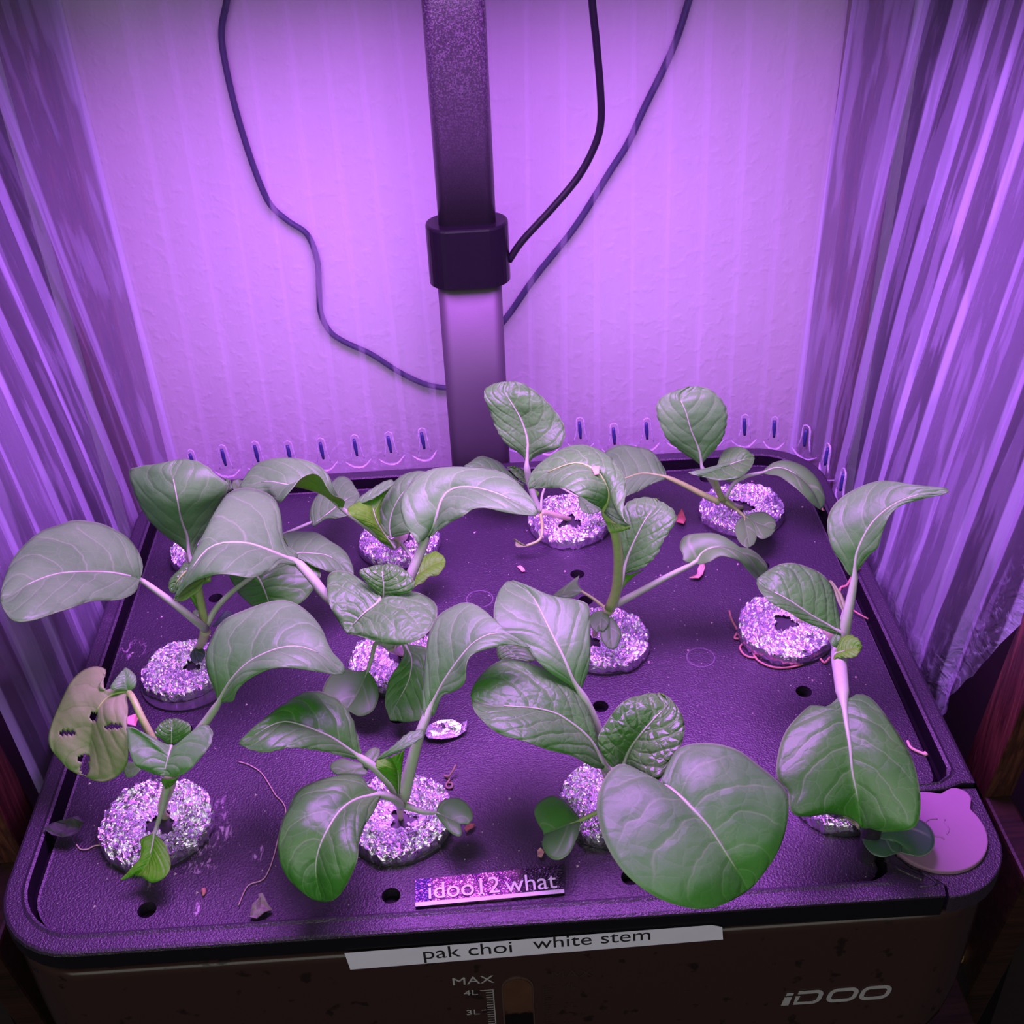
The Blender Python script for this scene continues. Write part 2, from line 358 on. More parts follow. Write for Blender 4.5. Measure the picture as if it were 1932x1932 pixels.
# lettering
def text_mesh(name, s, size, origin, xdir, ydir, mat, parent, ext=.004, width=1.0, bold=0, align='LEFT', fit=None):
    cu = bpy.data.curves.new('t', 'FONT'); cu.body = s; cu.size = size*.01; cu.extrude = ext*.01; cu.offset = bold*.01; cu.align_x = align
    o = bpy.data.objects.new('t', cu); COL.objects.link(o)
    bpy.context.view_layer.update()
    m = bpy.data.meshes.new_from_object(o.evaluated_get(bpy.context.evaluated_depsgraph_get())); bpy.data.objects.remove(o)
    if fit: width = fit*.01/max(v.co.x for v in m.vertices)
    X = Vector(xdir).normalized()*width; Y = Vector(ydir).normalized(); Z = X.cross(Y).normalized(); M = Matrix((X, Y, Z)).transposed().to_4x4(); M.translation = W(*origin)
    m.transform(M); m.materials.clear(); m.materials.append(mat); m.name = name
    ob = bpy.data.objects.new(name, m); COL.objects.link(ob); adopt(ob, parent); return ob
M_PRINT = plain('grey_print', (.36, .33, .36), .5); M_GHOST = plain('dim_print', (.035, .02, .02), .5)
FY = .1
for sx, mat, base in ((-1, M_PRINT, 0), (1, M_GHOST, 0)):
    x_ = lambda d: 18.2+sx*d
    text_mesh('lettering', 'MAX', .62, ((15.85) if sx < 0 else 19.4, FY, -3.42), (1, 0, 0), (0, 0, 1), mat, fp, width=1.15)
    for k, s_ in enumerate(('4L', '3L', '2L', '1L')):
        text_mesh('lettering', s_, .44, (16.25 if sx < 0 else 19.85, FY, -4.10-k*1.22), (1, 0, 0), (0, 0, 1), mat, fp, width=1.2)
    vs, fs = [], []
    def bar(x0, x1, z0, z1):
        n0 = len(vs); vs.extend([W(x0, FY, z0), W(x1, FY, z0), W(x1, FY, z1), W(x0, FY, z1)]); fs.append((n0, n0+1, n0+2, n0+3))
    bx = 17.32 if sx < 0 else 19.15; bar(bx-.02, bx+.02, -9, -3.85)
    for k in range(40):
        z = -3.87-k*.1525; ln = .48 if k % 8 == 0 else .27
        if z > -9: bar(bx-ln if sx < 0 else bx, bx if sx < 0 else bx+ln, z-.015, z+.015)
    o = mk('scale_marks', vs, fs, mat, fp, smooth=False); s2 = o.modifiers.new('s', 'SOLIDIFY'); s2.thickness = .00005
# water window (clear capsule with dark water behind)
def capsule(x0, x1, z0, z1, y, d=0):
    r = (x1-x0)/2; cxx = (x0+x1)/2; return [(cxx+r*math.cos(t), y, z1-r+r*math.sin(t)) for t in [math.pi*i/12 for i in range(13)]] + [(cxx+r*math.cos(t), y, z0+r+r*math.sin(t)) for t in [math.pi+math.pi*i/12 for i in range(13)]]
def frontplate(name, pts, th, mat, parent):
    n = len(pts); vs = [W(*q) for q in pts]+[W(q[0], q[1]-th, q[2]) for q in pts]
    return mk(name, vs, [tuple(range(n)), tuple(range(2*n-1, n-1, -1))]+[(k, n+k, n+(k+1) % n, (k+1) % n) for k in range(n)], mat, parent, smooth=False)
g = G('window_murky'); p = g.pos(); sz = g.n('SeparateXYZ', {0: p}).outputs[2]
wn = g.math('ADD', sz, g.math('MULTIPLY', g.noise(p, 300), .006))
M_WIN = g.done(g.bsdf(Base_Color=g.mix(g.step(wn, -.051, -.049), (.006, .004, .004), g.mix(g.noise(p, 120), (.055, .022, .015), (.10, .045, .03))), Roughness=.12))
frontplate('window_frame', capsule(17.62, 18.78, -9.0, -3.2, .13), .05, plain('window_rim', (.08, .045, .04), .3), fp)
tag(frontplate('water_window', capsule(17.68, 18.72, -8.95, -3.26, .06), .03, M_WIN, fp), 'upright slot window showing brown and black behind')
# logo: dotted i, open D, two rounded Os
def strip(pts, w, closed=False):
    vs, fs = [], []; n = len(pts)
    for i, (x, z) in enumerate(pts):
        a = pts[(i-1) % n] if (closed or i) else pts[i]; b = pts[(i+1) % n] if (closed or i < n-1) else pts[i]
        dx, dz = b[0]-a[0], b[1]-a[1]; L = math.hypot(dx, dz) or 1; nx_, nz2 = -dz/L*w/2, dx/L*w/2
        vs += [(x+nx_, z+nz2), (x-nx_, z-nz2)]
    m = n if closed else n-1
    for i in range(m): j = (i+1) % n; fs.append((2*i, 2*i+1, 2*j+1, 2*j))
    return vs, fs
def logo():
    V, F = [], []
    def addp(v, f): n0 = len(V); V.extend(v); F.extend([tuple(n0+i for i in q) for q in f])
    def ro(x0, x1, z0, z1, r):
        return [(a, b) for a, b in rrect(x0, z0, x1, z1, r)]
    addp([(0, 0), (.28, 0), (.28, .5), (0, .5)], [(0, 1, 2, 3)]); addp([(.02, .62), (.28, .62), (.28, .76), (.02, .76)], [(0, 1, 2, 3)])
    d = [(.5, .52), (.5, .08)] + [(1.15, .08)] + arc(1.15, .28, .2, 270, 360, 5) + [(1.35, .55)] + arc(1.15, .55, .2, 0, 90, 5) + [(.45, .75)]
    addp(*strip(d, .17)); addp(*strip(ro(1.72, 2.68, .08, .75, .24), .17, True)); addp(*strip(ro(2.95, 3.92, .08, .75, .24), .17, True))
    sl = .18
    return [W(28.0+x+(z*sl), .08, -6.12+z) for x, z in V], F
v, f = logo(); lg = mk('logo', v, f, M_PRINT, fp, smooth=False); s2 = lg.modifiers.new('s', 'SOLIDIFY'); s2.thickness = .0002; tag(lg, 'grey printed maker wordmark on the front')

# paper label on the front
M_TAPE = plain('white_tape', (.80, .74, .93), .35, var=.08, sc=60); M_INK = plain('black_ink', (.02, .018, .02), .4)
A_, B_, C_, D_ = aty(650, 1798, -.06), aty(1362, 1744, -.06), aty(1364, 1772, -.06), aty(661, 1829, -.06)
lb = tag(frontplate('tape_label', [tuple(D_), tuple(C_), (B_.x+.02, B_.y, B_.z-.15), (B_.x-.35, B_.y, B_.z+.0), tuple(A_)], .012, M_TAPE, None), 'white tape label reading pak choi white stem on the tank front', 'label')
xd = (C_-D_); xd.y = 0; zd = Vector((-xd.z, 0, xd.x))
o1 = aty(797, 1811, -.08); text_mesh('lettering', 'pak choi', .92, (o1.x, -.075, o1.z+.02), xd, zd, M_INK, lb, fit=3.15)
o1 = aty(1006, 1791, -.08); text_mesh('lettering', 'white stem', .92, (o1.x, -.075, o1.z+.0), xd, zd, M_INK, lb, fit=4.1)
# foil-backed label on the lid
g = G('holographic_label'); p = g.pos(); vn = g.n('TexVoronoi', {'Vector': p, 'Scale': 900.}); xx = g.n('SeparateXYZ', {0: p}).outputs[0]
dk = g.step(xx, -.002, .008)
c = g.mix(g.step(g.noise(p, 260), .4, .6), (.35, .12, .38), (.75, .35, .6)); c = g.mix(g.math('MULTIPLY', g.step(xx, -.028, -.024), 1.0), (.16, .09, .35), c); c = g.mix(dk, c, (.02, .015, .025))
M_HOLO = g.done(g.bsdf(Base_Color=c, Roughness=.25, Metallic=g.math('SUBTRACT', .8, g.math('MULTIPLY', dk, .6)), Normal=g.bump(g.math('ADD', vn.outputs[0], g.noise(p, 500)), .6, .0008)))
q = [atz(783, 1660, -.40), atz(1061, 1633, -.40), atz(1065, 1686, -.42), atz(784, 1712, -.42)]
q2 = [W(*a) for a in (q[3], q[2], q[1], q[0])]
def slab(name, quad, th, mat, parent=None):
    up = Vector((0, 0, th*.01)); vs = list(quad)+[a+up for a in quad]
    return mk(name, vs, [(3, 2, 1, 0), (4, 5, 6, 7)]+[(k, (k+1) % 4, 4+(k+1) % 4, 4+k) for k in range(4)], mat, parent, smooth=False)
l2 = tag(slab('shiny_label', [a-Vector((0, 0, .0008)) for a in q2], .1, M_HOLO), 'shiny purple and black label reading idoo12 what on the lid', 'label')
L0, L1 = q2[0], q2[1]; ed = (q2[3]-q2[0])*.14
slab('white_margin', [L0+Vector((0, 0, .0003)), L1+Vector((0, 0, .0003)), L1+ed+Vector((0, 0, .0003)), L0+ed+Vector((0, 0, .0003))], .02, plain('label_margin', (.8, .75, .78), .4), l2)
xd = (q2[1]-q2[0]); yd = q2[3]-q2[0]
o0 = atz(806, 1696, -.36)
text_mesh('lettering', 'idoo12', .98, (o0.x, o0.y, -.36), xd, yd, plain('label_letters', (.85, .80, .85), .4), l2, fit=2.6, ext=.006)
o0 = atz(954, 1684, -.36)
text_mesh('lettering', 'what', .98, (o0.x, o0.y, -.36), xd, yd, plain('label_letters', (.85, .80, .85), .4), l2, fit=1.85, ext=.006)

# ------------------------------------------------------------------ pole, collar, lamp head, cables
g = G('brushed_aluminium'); p = g.pos()
M_ALU = g.done(g.bsdf(Base_Color=(.10, .09, .105), Metallic=.5, Roughness=g.math('ADD', .5, g.math('MULTIPLY', g.noise(p, 60), .1)), Normal=g.bump(g.noise(p, 2500, 2), .12, .0004)))
pole = empty('lamp_pole', W(17.98, 29.9, -1), 'flat oval aluminium lamp pole with black collar behind the tank', 'pole')
def oval(cx, cy, hw, hd, r): return [(x, y) for x, y in rrect(cx-hw, cy-hd, cx+hw, cy+hd, r)]
prism('lower_tube', oval(17.98, 30.4, 1.60, .80, .55), -9, 12.0, M_ALU, pole)
g = G('dusty_aluminium'); p = g.pos()
dz = g.step(g.n('SeparateXYZ', {0: p}).outputs[2], .13, .30); ds = g.step(g.noise(p, 1300, 3, .7), .45, .65)
M_ALU2 = g.done(g.bsdf(Base_Color=g.mix(g.math('MULTIPLY', ds, dz), (.16, .14, .17), (.42, .36, .44)), Metallic=g.math('SUBTRACT', .8, g.math('MULTIPLY', g.math('MULTIPLY', ds, dz), .6)), Roughness=.34, Normal=g.bump(g.noise(p, 2200, 2), .2, .0005)))
prism('upper_tube', oval(18.05, 30.4, 1.40, .66, .48), 11.5, 34, M_ALU2, pole)
for nm_ in ('lower_tube', 'upper_tube'):
    o = bpy.data.objects[nm_]
    for pl in o.data.polygons: pl.use_smooth = abs(pl.normal.z) < .5
co = prism('collar', oval(18.02, 30.4, 2.02, 1.22, 1.18), 10.25, 13.3, M_BLACK, pole, .12)
lampm = box('lamp_head', (3, 8, 29.0), (33, 29.2, 31), M_BLACK, pole, .4)
M_CORD = plain('cord_black', (.008, .007, .012), .35)
pts = [(960, 492), (985, 455), (1040, 395), (1090, 335), (1120, 280), (1133, 235), (1133, 175), (1125, 80), (1117, 0), (1114, -90)]
cab = tube('power_cord', [tuple(aty(x, y, 30.2-.02*k)) for k, (x, y) in enumerate(pts)], .18, M_CORD, None, 10, 60)
tag(cab, 'black cord rising from the collar beside the pole', 'cord')
M_CORD_HAZE = plain('cord_black_hazed', (.05, .045, .12), .5)  # black cord tinted blue: haze of the film in front put into its colour
pts = [(434, -60), (428, 0), (418, 72), (438, 180), (465, 275), (492, 350), (513, 390), (545, 418), (580, 443), (598, 490), (602, 545), (605, 590), (622, 625), (650, 645), (700, 668), (750, 700), (800, 724), (845, 732), (900, 731)]
tag(tube('power_cord', [tuple(aty(x, y, 37.5)) for x, y in pts], .17, M_CORD_HAZE, None, 8, 120), 'haze tinted black cord hanging on the wall left of the pole', 'cord')
pts = [(1316, -60), (1300, 0), (1268, 95), (1215, 205), (1185, 270), (1150, 325), (1085, 428), (1010, 522), (955, 600), (900, 660)]
tag(tube('power_cord', [tuple(aty(x, y, 37.5)) for x, y in pts], .19, M_CORD_HAZE, None, 8, 80), 'haze tinted black cord slanting across the wall right of the pole', 'cord')

# ------------------------------------------------------------------ clear air-column curtain round three sides
def film_mat(name, base, seam, tint, crump=1., sw=.76, stk=.10):
    g = G(name)
    uv = g.n('UVMap').outputs[0]; sp = g.n('SeparateXYZ', {0: uv}); U, V = sp.outputs[0], sp.outputs[1]
    p = g.pos()
    a = g.math('MULTIPLY', g.math('ABSOLUTE', g.math('SUBTRACT', U, .5)), 2)
    sm = g.step(a, sw, sw+.10)
    lw = g.n('LayerWeight', {'Blend': .35}).outputs['Facing']
    streak = g.noise(g.n('Mapping', {'Vector': p, 'Scale': (1, 1, .03)}).outputs[0], 420, 3, .6)
    f = g.math('ADD', g.math('ADD', base, g.math('MULTIPLY', sm, seam)), g.math('MULTIPLY', g.math('POWER', lw, 2.5), .34))
    wide = g.noise(g.n('Mapping', {'Vector': p, 'Scale': (1, 1, .02)}).outputs[0], 130, 2, .5)
    f = g.math('ADD', f, g.math('ADD', g.math('MULTIPLY', g.step(streak, .52, .75), .5*stk), g.math('MULTIPLY', g.step(wide, .50, .60), stk)), clamp=True)
    # crumpled near the lower hem
    low = g.math('MULTIPLY', g.math('SUBTRACT', 1, g.step(V, .10, .24)), crump)
    f = g.math('ADD', f, g.math('MULTIPLY', low, g.math('MULTIPLY', g.step(g.noise(p, 95, 3, .6, 2.0), .52, .66), .30)), clamp=True)
    h = g.math('ADD', g.math('MULTIPLY', g.noise(p, 80, 3, .6, 1.2), low), g.math('MULTIPLY', streak, .12))
    nrm = g.bump(h, .6, .005)
    gl = g.n('BsdfPrincipled', {'Base Color': tint, 'Roughness': .22, 'Normal': nrm}); gl.inputs['Specular IOR Level'].default_value = 1.0
    tl = g.n('BsdfTranslucent', {'Color': tint, 'Normal': nrm})
    sc = g.n('MixShader', {0: .45, 1: gl.outputs[0], 2: tl.outputs[0]})
    tr = g.n('BsdfTransparent', {'Color': (.97, .96, .99)})
    gs = g.n('BsdfGlossy', {'Color': (1., 1., 1.), 'Roughness': .12, 'Normal': nrm})
    clear = g.n('MixShader', {0: g.math('ADD', .03, g.math('MULTIPLY', g.math('POWER', lw, 3.), .3)), 1: tr.outputs[0], 2: gs.outputs[0]})
    return g.done(g.n('MixShader', {0: f, 1: clear.outputs[0], 2: sc.outputs[0]}).outputs[0])
LAV = (.74, .76, 1.0)
M_FR = [film_mat('clear_film_right', bs, se, LAV, 1., sw, st) for bs, se, sw, st in ((.08, .45, .55, .14), (.24, .30, .80, .16), (.15, .50, .66, .20))]
M_FL = [film_mat('clear_film_left', bs, se, LAV, 0., sw, st) for bs, se, sw, st in ((.08, .40, .62, .12), (.26, .30, .80, .16), (.14, .40, .72, .18))]
M_FILMB = film_mat('clear_film_back', .02, .17, (.80, .76, .92), stk=.05)
# plan path at the lid's level
path = [(-1.35, 9.7), (-1.15, 12), (-1.0, 15), (-1.0, 20), (-.9, 26), (-.2, 29.6), (1.5, 31.3), (5, 31.6), (12, 31.7), (18, 32.6), (24, 31.6), (31, 31.4), (34.6, 31.0), (36.6, 29.2), (37.2, 26), (37.3, 20), (37.5, 14), (37.8, 10.6), (38.0, 8.7)]
dn = cr(path, 400); L = [0]
for i in range(1, 401): L.append(L[-1]+(dn[i]-dn[i-1]).length)
tot = L[-1]; NB = 19
def inv(pred): return next(i for i in range(401) if pred(dn[i]))/400
S1, S2 = inv(lambda q: q.x > 1.2), inv(lambda q: q.x > 35.2)
SB = [S1*i/9 for i in range(9)] + [S1+(S2-S1)*i/NB for i in range(NB)] + [S2+(1-S2)*i/9 for i in range(10)]
ncol = len(SB)-1
def colx(v):
    v = max(0, min(ncol-1e-6, v)); i = int(v); return SB[i]+(SB[i+1]-SB[i])*(v-i)
def pathpt(s):
    s = max(0, min(.9999, s))*400; i = int(s); a = dn[i]; b = dn[i+1]; q = a.lerp(b, s-i); d = (b-a).normalized(); return q, Vector((d.y, -d.x)), s
film = empty('plastic_curtain', W(18, 31.6, -3), 'clear plastic air column film curtain wrapped round the tank', 'curtain')
NT = 26
cdepth = [random.uniform(.25, .6) for _ in range(ncol+1)]
def film_pos(s, z, inn):
    q, nrm, _ = pathpt(s)
    # leans outward as it rises
    lean = .088 if (s < .36 or s > .66) else .115
    wl = min(1, max(0, (.42-s)/.12)); wr = min(1, max(0, (s-.6)/.12)); sidew = max(wl, wr)
    off = -z*(.088*sidew + .115*(1-sidew))
    # nrm points inwards (towards the tank)
    x = q.x+nrm.x*(inn+off); y = q.y+nrm.y*(inn+off)
    return x, y
for ci in range(ncol):
    vs, uvs, fs = [], [], []
    zb = -4.2 if 8 < ci < 9+NB else -7.5
    left = ci < 9; right = ci >= 9+NB
    nu = 12
    wobs = random.uniform(0, 9)
    for j in range(NT+1):
        for i in range(nu+1):
            u = i/nu; s = colx(ci+u)
            b0 = zb
            if ci < 1: b0 = -2.7-u*4.8+.35*math.sin(u*7)
            if ci >= ncol-2: b0 = -7.5+(ci+u-(ncol-2))**1.5*4.2+.9*noise.noise(Vector((ci*3+u*7, 2, 1)))
            z = b0+(46-b0)*(j/NT)**1.25
            bulge = .6*cdepth[ci]*math.sin(math.pi*u)**.7
            if left or right: bulge *= 1.0+.25*math.sin(z*.25+wobs)
            cr_ = 0 if left else noise.noise(Vector((s*55, z*.7, 3)))*.45*max(0, 1-(z+3)/9) if z < 6 else 0
            wave = .35*math.sin(z*.11+s*9)*(1 if (left or right) else .3)
            x, y = film_pos(s, z, bulge+cr_+wave)
            vs.append(W(x, y, z)); uvs.append((u, j/NT))
    for j in range(NT):
        for i in range(nu):
            a = j*(nu+1)+i; fs.append((a, a+1, a+nu+2, a+nu+1))
    mk('air_column', vs, fs, M_FL[(ci*7+ci//3) % 3] if left else M_FR[(ci*5+ci//2) % 3] if right else M_FILMB, film, uvs)
M_SLOT = plain('slot_blue', (.03, .035, .16), .5); M_WELD = film_mat('weld_milky', .60, 0., (.85, .8, .95))
for ci in range(9, 9+NB+3):
    s = colx(ci+.5); z0 = random.uniform(.2, .5)
    if abs(pathpt(s)[0].x-18) < 2: continue
    def pp(u, z, inn=.08):
        x, y = film_pos(colx(ci+u), z, cdepth[ci]*math.sin(math.pi*u)**.7+.25+inn); return (x, y, z)
    z0 += -.25 if .36 < s < .64 else -.4
    tube('valve_slot', [pp(.5, z0-.15, .05), pp(.48, z0+.35, .05), pp(.46, z0+.85, .05)], [.07, .12, .09], M_SLOT, film, 6, n=6)
    for k in (-1, 1):
        tube('weld_mark', [pp(.5+k*.20, z0-.35), pp(.5+k*.13, z0+.3), pp(.48+k*.11, z0+1.0), pp(.48, z0+1.15)], [.05, .07, .08, .05], M_WELD, film, 5, n=8, flat=.5)
    tube('weld_mark', [pp(.12, z0-.55), pp(.35, z0-.8), pp(.65, z0-.85), pp(.9, z0-.5)], [.04, .10, .10, .04], M_WELD, film, 5, n=8, flat=.5)
#PLANTS
# ------------------------------------------------------------------ foil covered pods
g = G('crumpled_foil'); p = g.obj()
pd = g.n('VectorMath', {0: p, 1: g.n('VectorMath', {0: g.n('TexNoise', {'Vector': p, 'Scale': 140.}).outputs[1], 1: (.016, .016, .016)}, operation='MULTIPLY').outputs[0]}, operation='ADD').outputs[0]
nn = g.n('NewGeometry').outputs['Normal']
for sc_f, am in ((68., .50), (170., .18)):
    cc = g.n('TexVoronoi', {'Vector': g.n('Mapping', {'Vector': pd, 'Rotation': (0, 0, sc_f), 'Scale': (1, .38, 1)}).outputs[0], 'Scale': sc_f*1.35}).outputs['Color']
    dv = g.n('VectorMath', {0: g.n('VectorMath', {0: cc, 1: (.5, .5, .5)}, operation='SUBTRACT').outputs[0], 1: (am, am, am*.6)}, operation='MULTIPLY').outputs[0]
    nn = g.n('VectorMath', {0: nn, 1: dv}, operation='ADD').outputs[0]
nn = g.n('VectorMath', {0: nn}, operation='NORMALIZE').outputs[0]
M_FOIL = g.done(g.bsdf(Base_Color=(.90, .84, .97), Metallic=1., Roughness=.27, Normal=g.bump(g.noise(p, 190, 3, .6, 2.), .5, .0012, nn)))
M_BASKET = plain('basket_plastic', (.05, .045, .06), .4)
M_SPONGE = plain('dark_sponge', (.004, .003, .003), .9, bump=.5)
#            label bits, radius, hole offset, hole size, tilt
PINFO = [
 ('foil covered pod at the front left corner, round dark hole', 2.10, (.15, .0), .50),
 ('foil covered pod, second from the left in the front row', 2.02, (.1, -.1), .42),
 ('foil covered pod under the huge round leaf', 2.0, (.05, .0), .40),
 ('foil covered pod hidden under the heart shaped leaf at the front right', 1.8, (.2, -.1), .35),
 ('slightly tilted foil pod at the left end of the second row', 1.78, (.3, .3), .34),
 ('foil pod below the cupped leaf in the second row', 2.0, (.1, .35), .40),
 ('foil pod right of the tank middle, under a two lobed seed leaf', 2.0, (-.6, -.1), .38),
 ('foil pod with pink roots round its foot, right end of second row', 2.08, (.1, .45), .48),
 ('foil covered pod behind the upright leaf at the far left', 1.6, (0, .1), .3),
 ('foil pod in the back row between the two long arching leaves', 2.0, (.3, .35), .42),
 ('foil covered pod in the back row just right of the pole', 2.05, (.0, -.1), .50),
 ('foil covered pod at the back right corner', 2.1, (.05, .3), .52)]
for pi_, ((x0, y0), (lab, R_, ho, hr)) in enumerate(zip(PODS, PINFO)):
    pod = empty('plant_pod', W(x0, y0, -.5), lab, 'pod', 'foil covered pods in the tank lid')
    rb = random.Random(pi_*11+3)
    tube('basket_rim', [(x0, y0, -.5), (x0, y0, -.36)], R_+.05, M_BASKET, pod, 40, n=1, smooth=False)
    if pi_ == 4:
        tube('basket_rim', [(x0+.25, y0-.25, -.5), (x0+.25, y0-.25, -.38)], R_+.3, M_BASKET, pod, 40, n=1, smooth=False)
    NA, NR = 120, 30; vs, fs = [], []
    ph = [rb.uniform(0, 6) for _ in range(6)]
    for j in range(NR+1):
        t = j/NR
        for i in range(NA):
            a = 2*math.pi*i/NA
            ro = R_*(1+.022*math.sin(3*a+ph[0])+.018*math.sin(5*a+ph[1])+.012*math.sin(11*a+ph[2])+.010*math.sin(23*a+ph[3]))
            ri = hr*(1+.22*math.sin(3*a+ph[4])+.14*math.sin(5*a+ph[5])+.08*math.sin(9*a))
            if t < .84:
                u = t/.84; r = ri+(ro-ri)*u
                q_ = max(0, min(1, (u-.12)/.40)); z = -.26+.28*q_*q_*(3-2*q_) - .05*max(0, u-.85)*6
                cxo, cyo = ho[0]*(1-u), ho[1]*(1-u)
            else:
                u = (t-.84)/.16; r = ro+.05*math.sin(u*math.pi); z = -.04-.44*u; cxo = cyo = 0
            x, y = x0+cxo+r*math.cos(a), y0+cyo+r*math.sin(a)
            nz = noise.noise(Vector((x*4.2, y*4.2, pi_)))*.10 + (.5-abs(noise.noise(Vector((x*4.5, y*4.5, pi_+5)))*2))*.15 + (.5-abs(noise.noise(Vector((x*9, y*7, pi_+8)))*2))*.05
            if t < .97: z += nz + (.16 if pi_ in (7, 11) else 0)*(x-x0)/2*(-1 if pi_ == 7 else 1)*0.4
            x += noise.noise(Vector((x*8, y*8, 9)))*.05
            vs.append(W(x, y, z))
    for j in range(NR):
        for i in range(NA): fs.append((j*NA+i, (j+1)*NA+i, (j+1)*NA+(i+1) % NA, j*NA+(i+1) % NA))
    fo = mk('foil_cover', vs, fs, M_FOIL, pod, smooth=False)
    so = fo.modifiers.new('s', 'SOLIDIFY'); so.thickness = .00015; so.offset = 0
    tube('sponge', [(x0+ho[0], y0+ho[1], -2.2), (x0+ho[0], y0+ho[1], -1.6)], 1.0, M_SPONGE, pod, 20, n=1, smooth=False)

# ------------------------------------------------------------------ seedlings
def resample_z(z, n): return [lerpl(z, i/n) for i in range(n+1)]
CHECK = []
def leaf(plant, L, M, R, z, dl=0, dr=0, mat='m', pet=None, pr=(.13, .09), bulge=.12, puck=None, N=34, K=11, flip=False, cuts=(), label=None, rib=.85, green=False, name='leaf', ser=.0, und=None):
    n = N
    a = cr(L, n); b = cr(M, n); c = cr(R, n); zz = resample_z(z, n)
    q = cr([(i, v) for i, v in enumerate(z)], 200) if len(z) > 2 else None
    if q:
        zz = []
        for i in range(n+1):
            x = (len(z)-1)*i/n; zz.append(min(q, key=lambda v: abs(v[0]-x))[1])
    left, mid, right = [], [], []
    for i in range(n+1):
        s = i/n; w = min(1, s*6, (1-s)*5)
        left.append(atz(a[i][0], a[i][1], zz[i]+lerpl(dl, s)*w)); mid.append(atz(b[i][0], b[i][1], zz[i])); right.append(atz(c[i][0], c[i][1], zz[i]+lerpl(dr, s)*w))
    pk = puck if puck is not None else {'y': .06, 'p': .04, 'm': .02, 'g': .02, 'c': .006, 'd': .006, 'w': .03, 'u': .06}[mat]
    wid = sum((right[i]-left[i]).length for i in range(n+1))/(n+1)
    length = sum((mid[i+1]-mid[i]).length for i in range(n))
    vs, uvs, px = [], [], []
    # average upward/camera facing normal
    avg = Vector((0, 0, 0))
    for i in range(n): avg += (right[i]-left[i]).cross(mid[i+1]-mid[i])
    ctr = mid[n//2]; sgn = 1 if avg.dot(CAM-ctr) > 0 else -1
    if flip: sgn = -sgn
    nv = 5.5 if mat in 'mgw' else 7
    for i in range(n+1):
        t = (mid[min(i+1, n)]-mid[max(i-1, 0)]).normalized(); s = i/n
        ac = (right[i]-left[i]); nn = ac.cross(t)*sgn
        nn = nn.normalized() if nn.length > 1e-6 else Vector((0, 0, 1))
        for k in range(-K, K+1):
            u = abs(k)/K; e = (left if k < 0 else right)[i]; p = mid[i].lerp(e, u)
            sv = (s-.34*u**1.25)*nv+(.5 if k > 0 else 0); tri = abs((sv % 1)-.5)*2   # 1 on a vein
            pf = (1-tri**3)*math.sin(math.pi*min(1, u*.95+.05))
            nzv = noise.noise(p*1.1+Vector((0, 0, len(CHECK))))*.6+noise.noise(p*2.6)*.4
            hgt = bulge*math.sin(math.pi*u)*min(1, 4*s, 4*(1-s))*min(1, wid/2.5) + pk*(pf+nzv*.7)*(1 if u < .98 else .5) - pk*.8*(1-u)**6
            if u > .8: hgt += .05*math.sin(s*17+k)*(u-.8)*5*min(1, wid/3)*(pk/.03)**.5
            p = p+nn*hgt
            if ser and u > .85 and 0 < i < n: p = p+(e-mid[i]).normalized()*ser*math.sin(i*2.1)*(u-.85)/.15
            vs.append(W(*p)); uvs.append((.5+.5*k/K, s))
            px.append((a[i].lerp(b[i], 1-u) if k < 0 else c[i].lerp(b[i], 1-u)))
    fs = []; m2 = 2*K+1
    for i in range(n):
        for k in range(m2-1):
            j = i*m2+k; f = (j, j+1, j+m2+1, j+m2) if sgn > 0 else (j, j+m2, j+m2+1, j+1)
            cpx = px[j].lerp(px[j+m2+1], .5)
            if any(((cpx[0]-x)/rx)**2+((cpx[1]-y)/ry)**2 < 1 for x, y, rx, ry in cuts): continue
            fs.append(f)
    o = mk(name, vs, fs, [L_MAT[mat], und or UND[mat]], plant, uvs)
    so = o.modifiers.new('thickness', 'SOLIDIFY'); so.thickness = .00032; so.offset = -1; so.material_offset = 1
    if label: o['label'] = label
    CHECK.append((plant.name, o.name, round(min(min(v.x for v in r_) for r_ in (left, right)), 1), round(max(max(v.x for v in r_) for r_ in (left, right)), 1), round(min(min(v.y for v in r_) for r_ in (left, right)), 1), round(max(max(v.y for v in r_) for r_ in (left, right)), 1), round(min(min(v.z for v in r_) for r_ in (left, right)), 1), round(length, 1)))
    # stalk and midrib as one tapering piece
    mr = [tuple(mid[i]) for i in range(0, int(n*rib), 3)]
    if pet or rib > .05:
        pp = [tuple(atz(*v)) for v in (pet or [])]
        allp = pp + mr[(1 if pp else 0):]
        if len(allp) > 2:
            lp = sum((Vector(pp[i+1])-Vector(pp[i])).length for i in range(len(pp)-1)) if pp else 0
            lm = sum((Vector(mr[i+1])-Vector(mr[i])).length for i in range(len(mr)-1))
            rr = []
            for i in range(21):
                d = (lp+lm)*i/20
                rr.append(pr[0]+(pr[1]-pr[0])*d/lp if lp and d < lp else (pr[1] if pp else pr[0])*(1-.93*((d-lp)/max(lm, .01))**.30)*.80+.014)
            tube('stalk', allp, rr, M_STEMG if green else M_STEM, o, 8, n=30)
    return o
def stem(plant, pts, r, mat=None): return tube('stem', [tuple(atz(*p)) for p in pts], r, mat or M_CROWN, plant, 10)
def plant(lab, pod, cat='seedling'):
    return empty('pak_choi_seedling', W(PODS[pod][0]+PINFO[pod][2][0], PODS[pod][1]+PINFO[pod][2][1], -.4), lab, cat, 'pak choi seedlings in the tank')

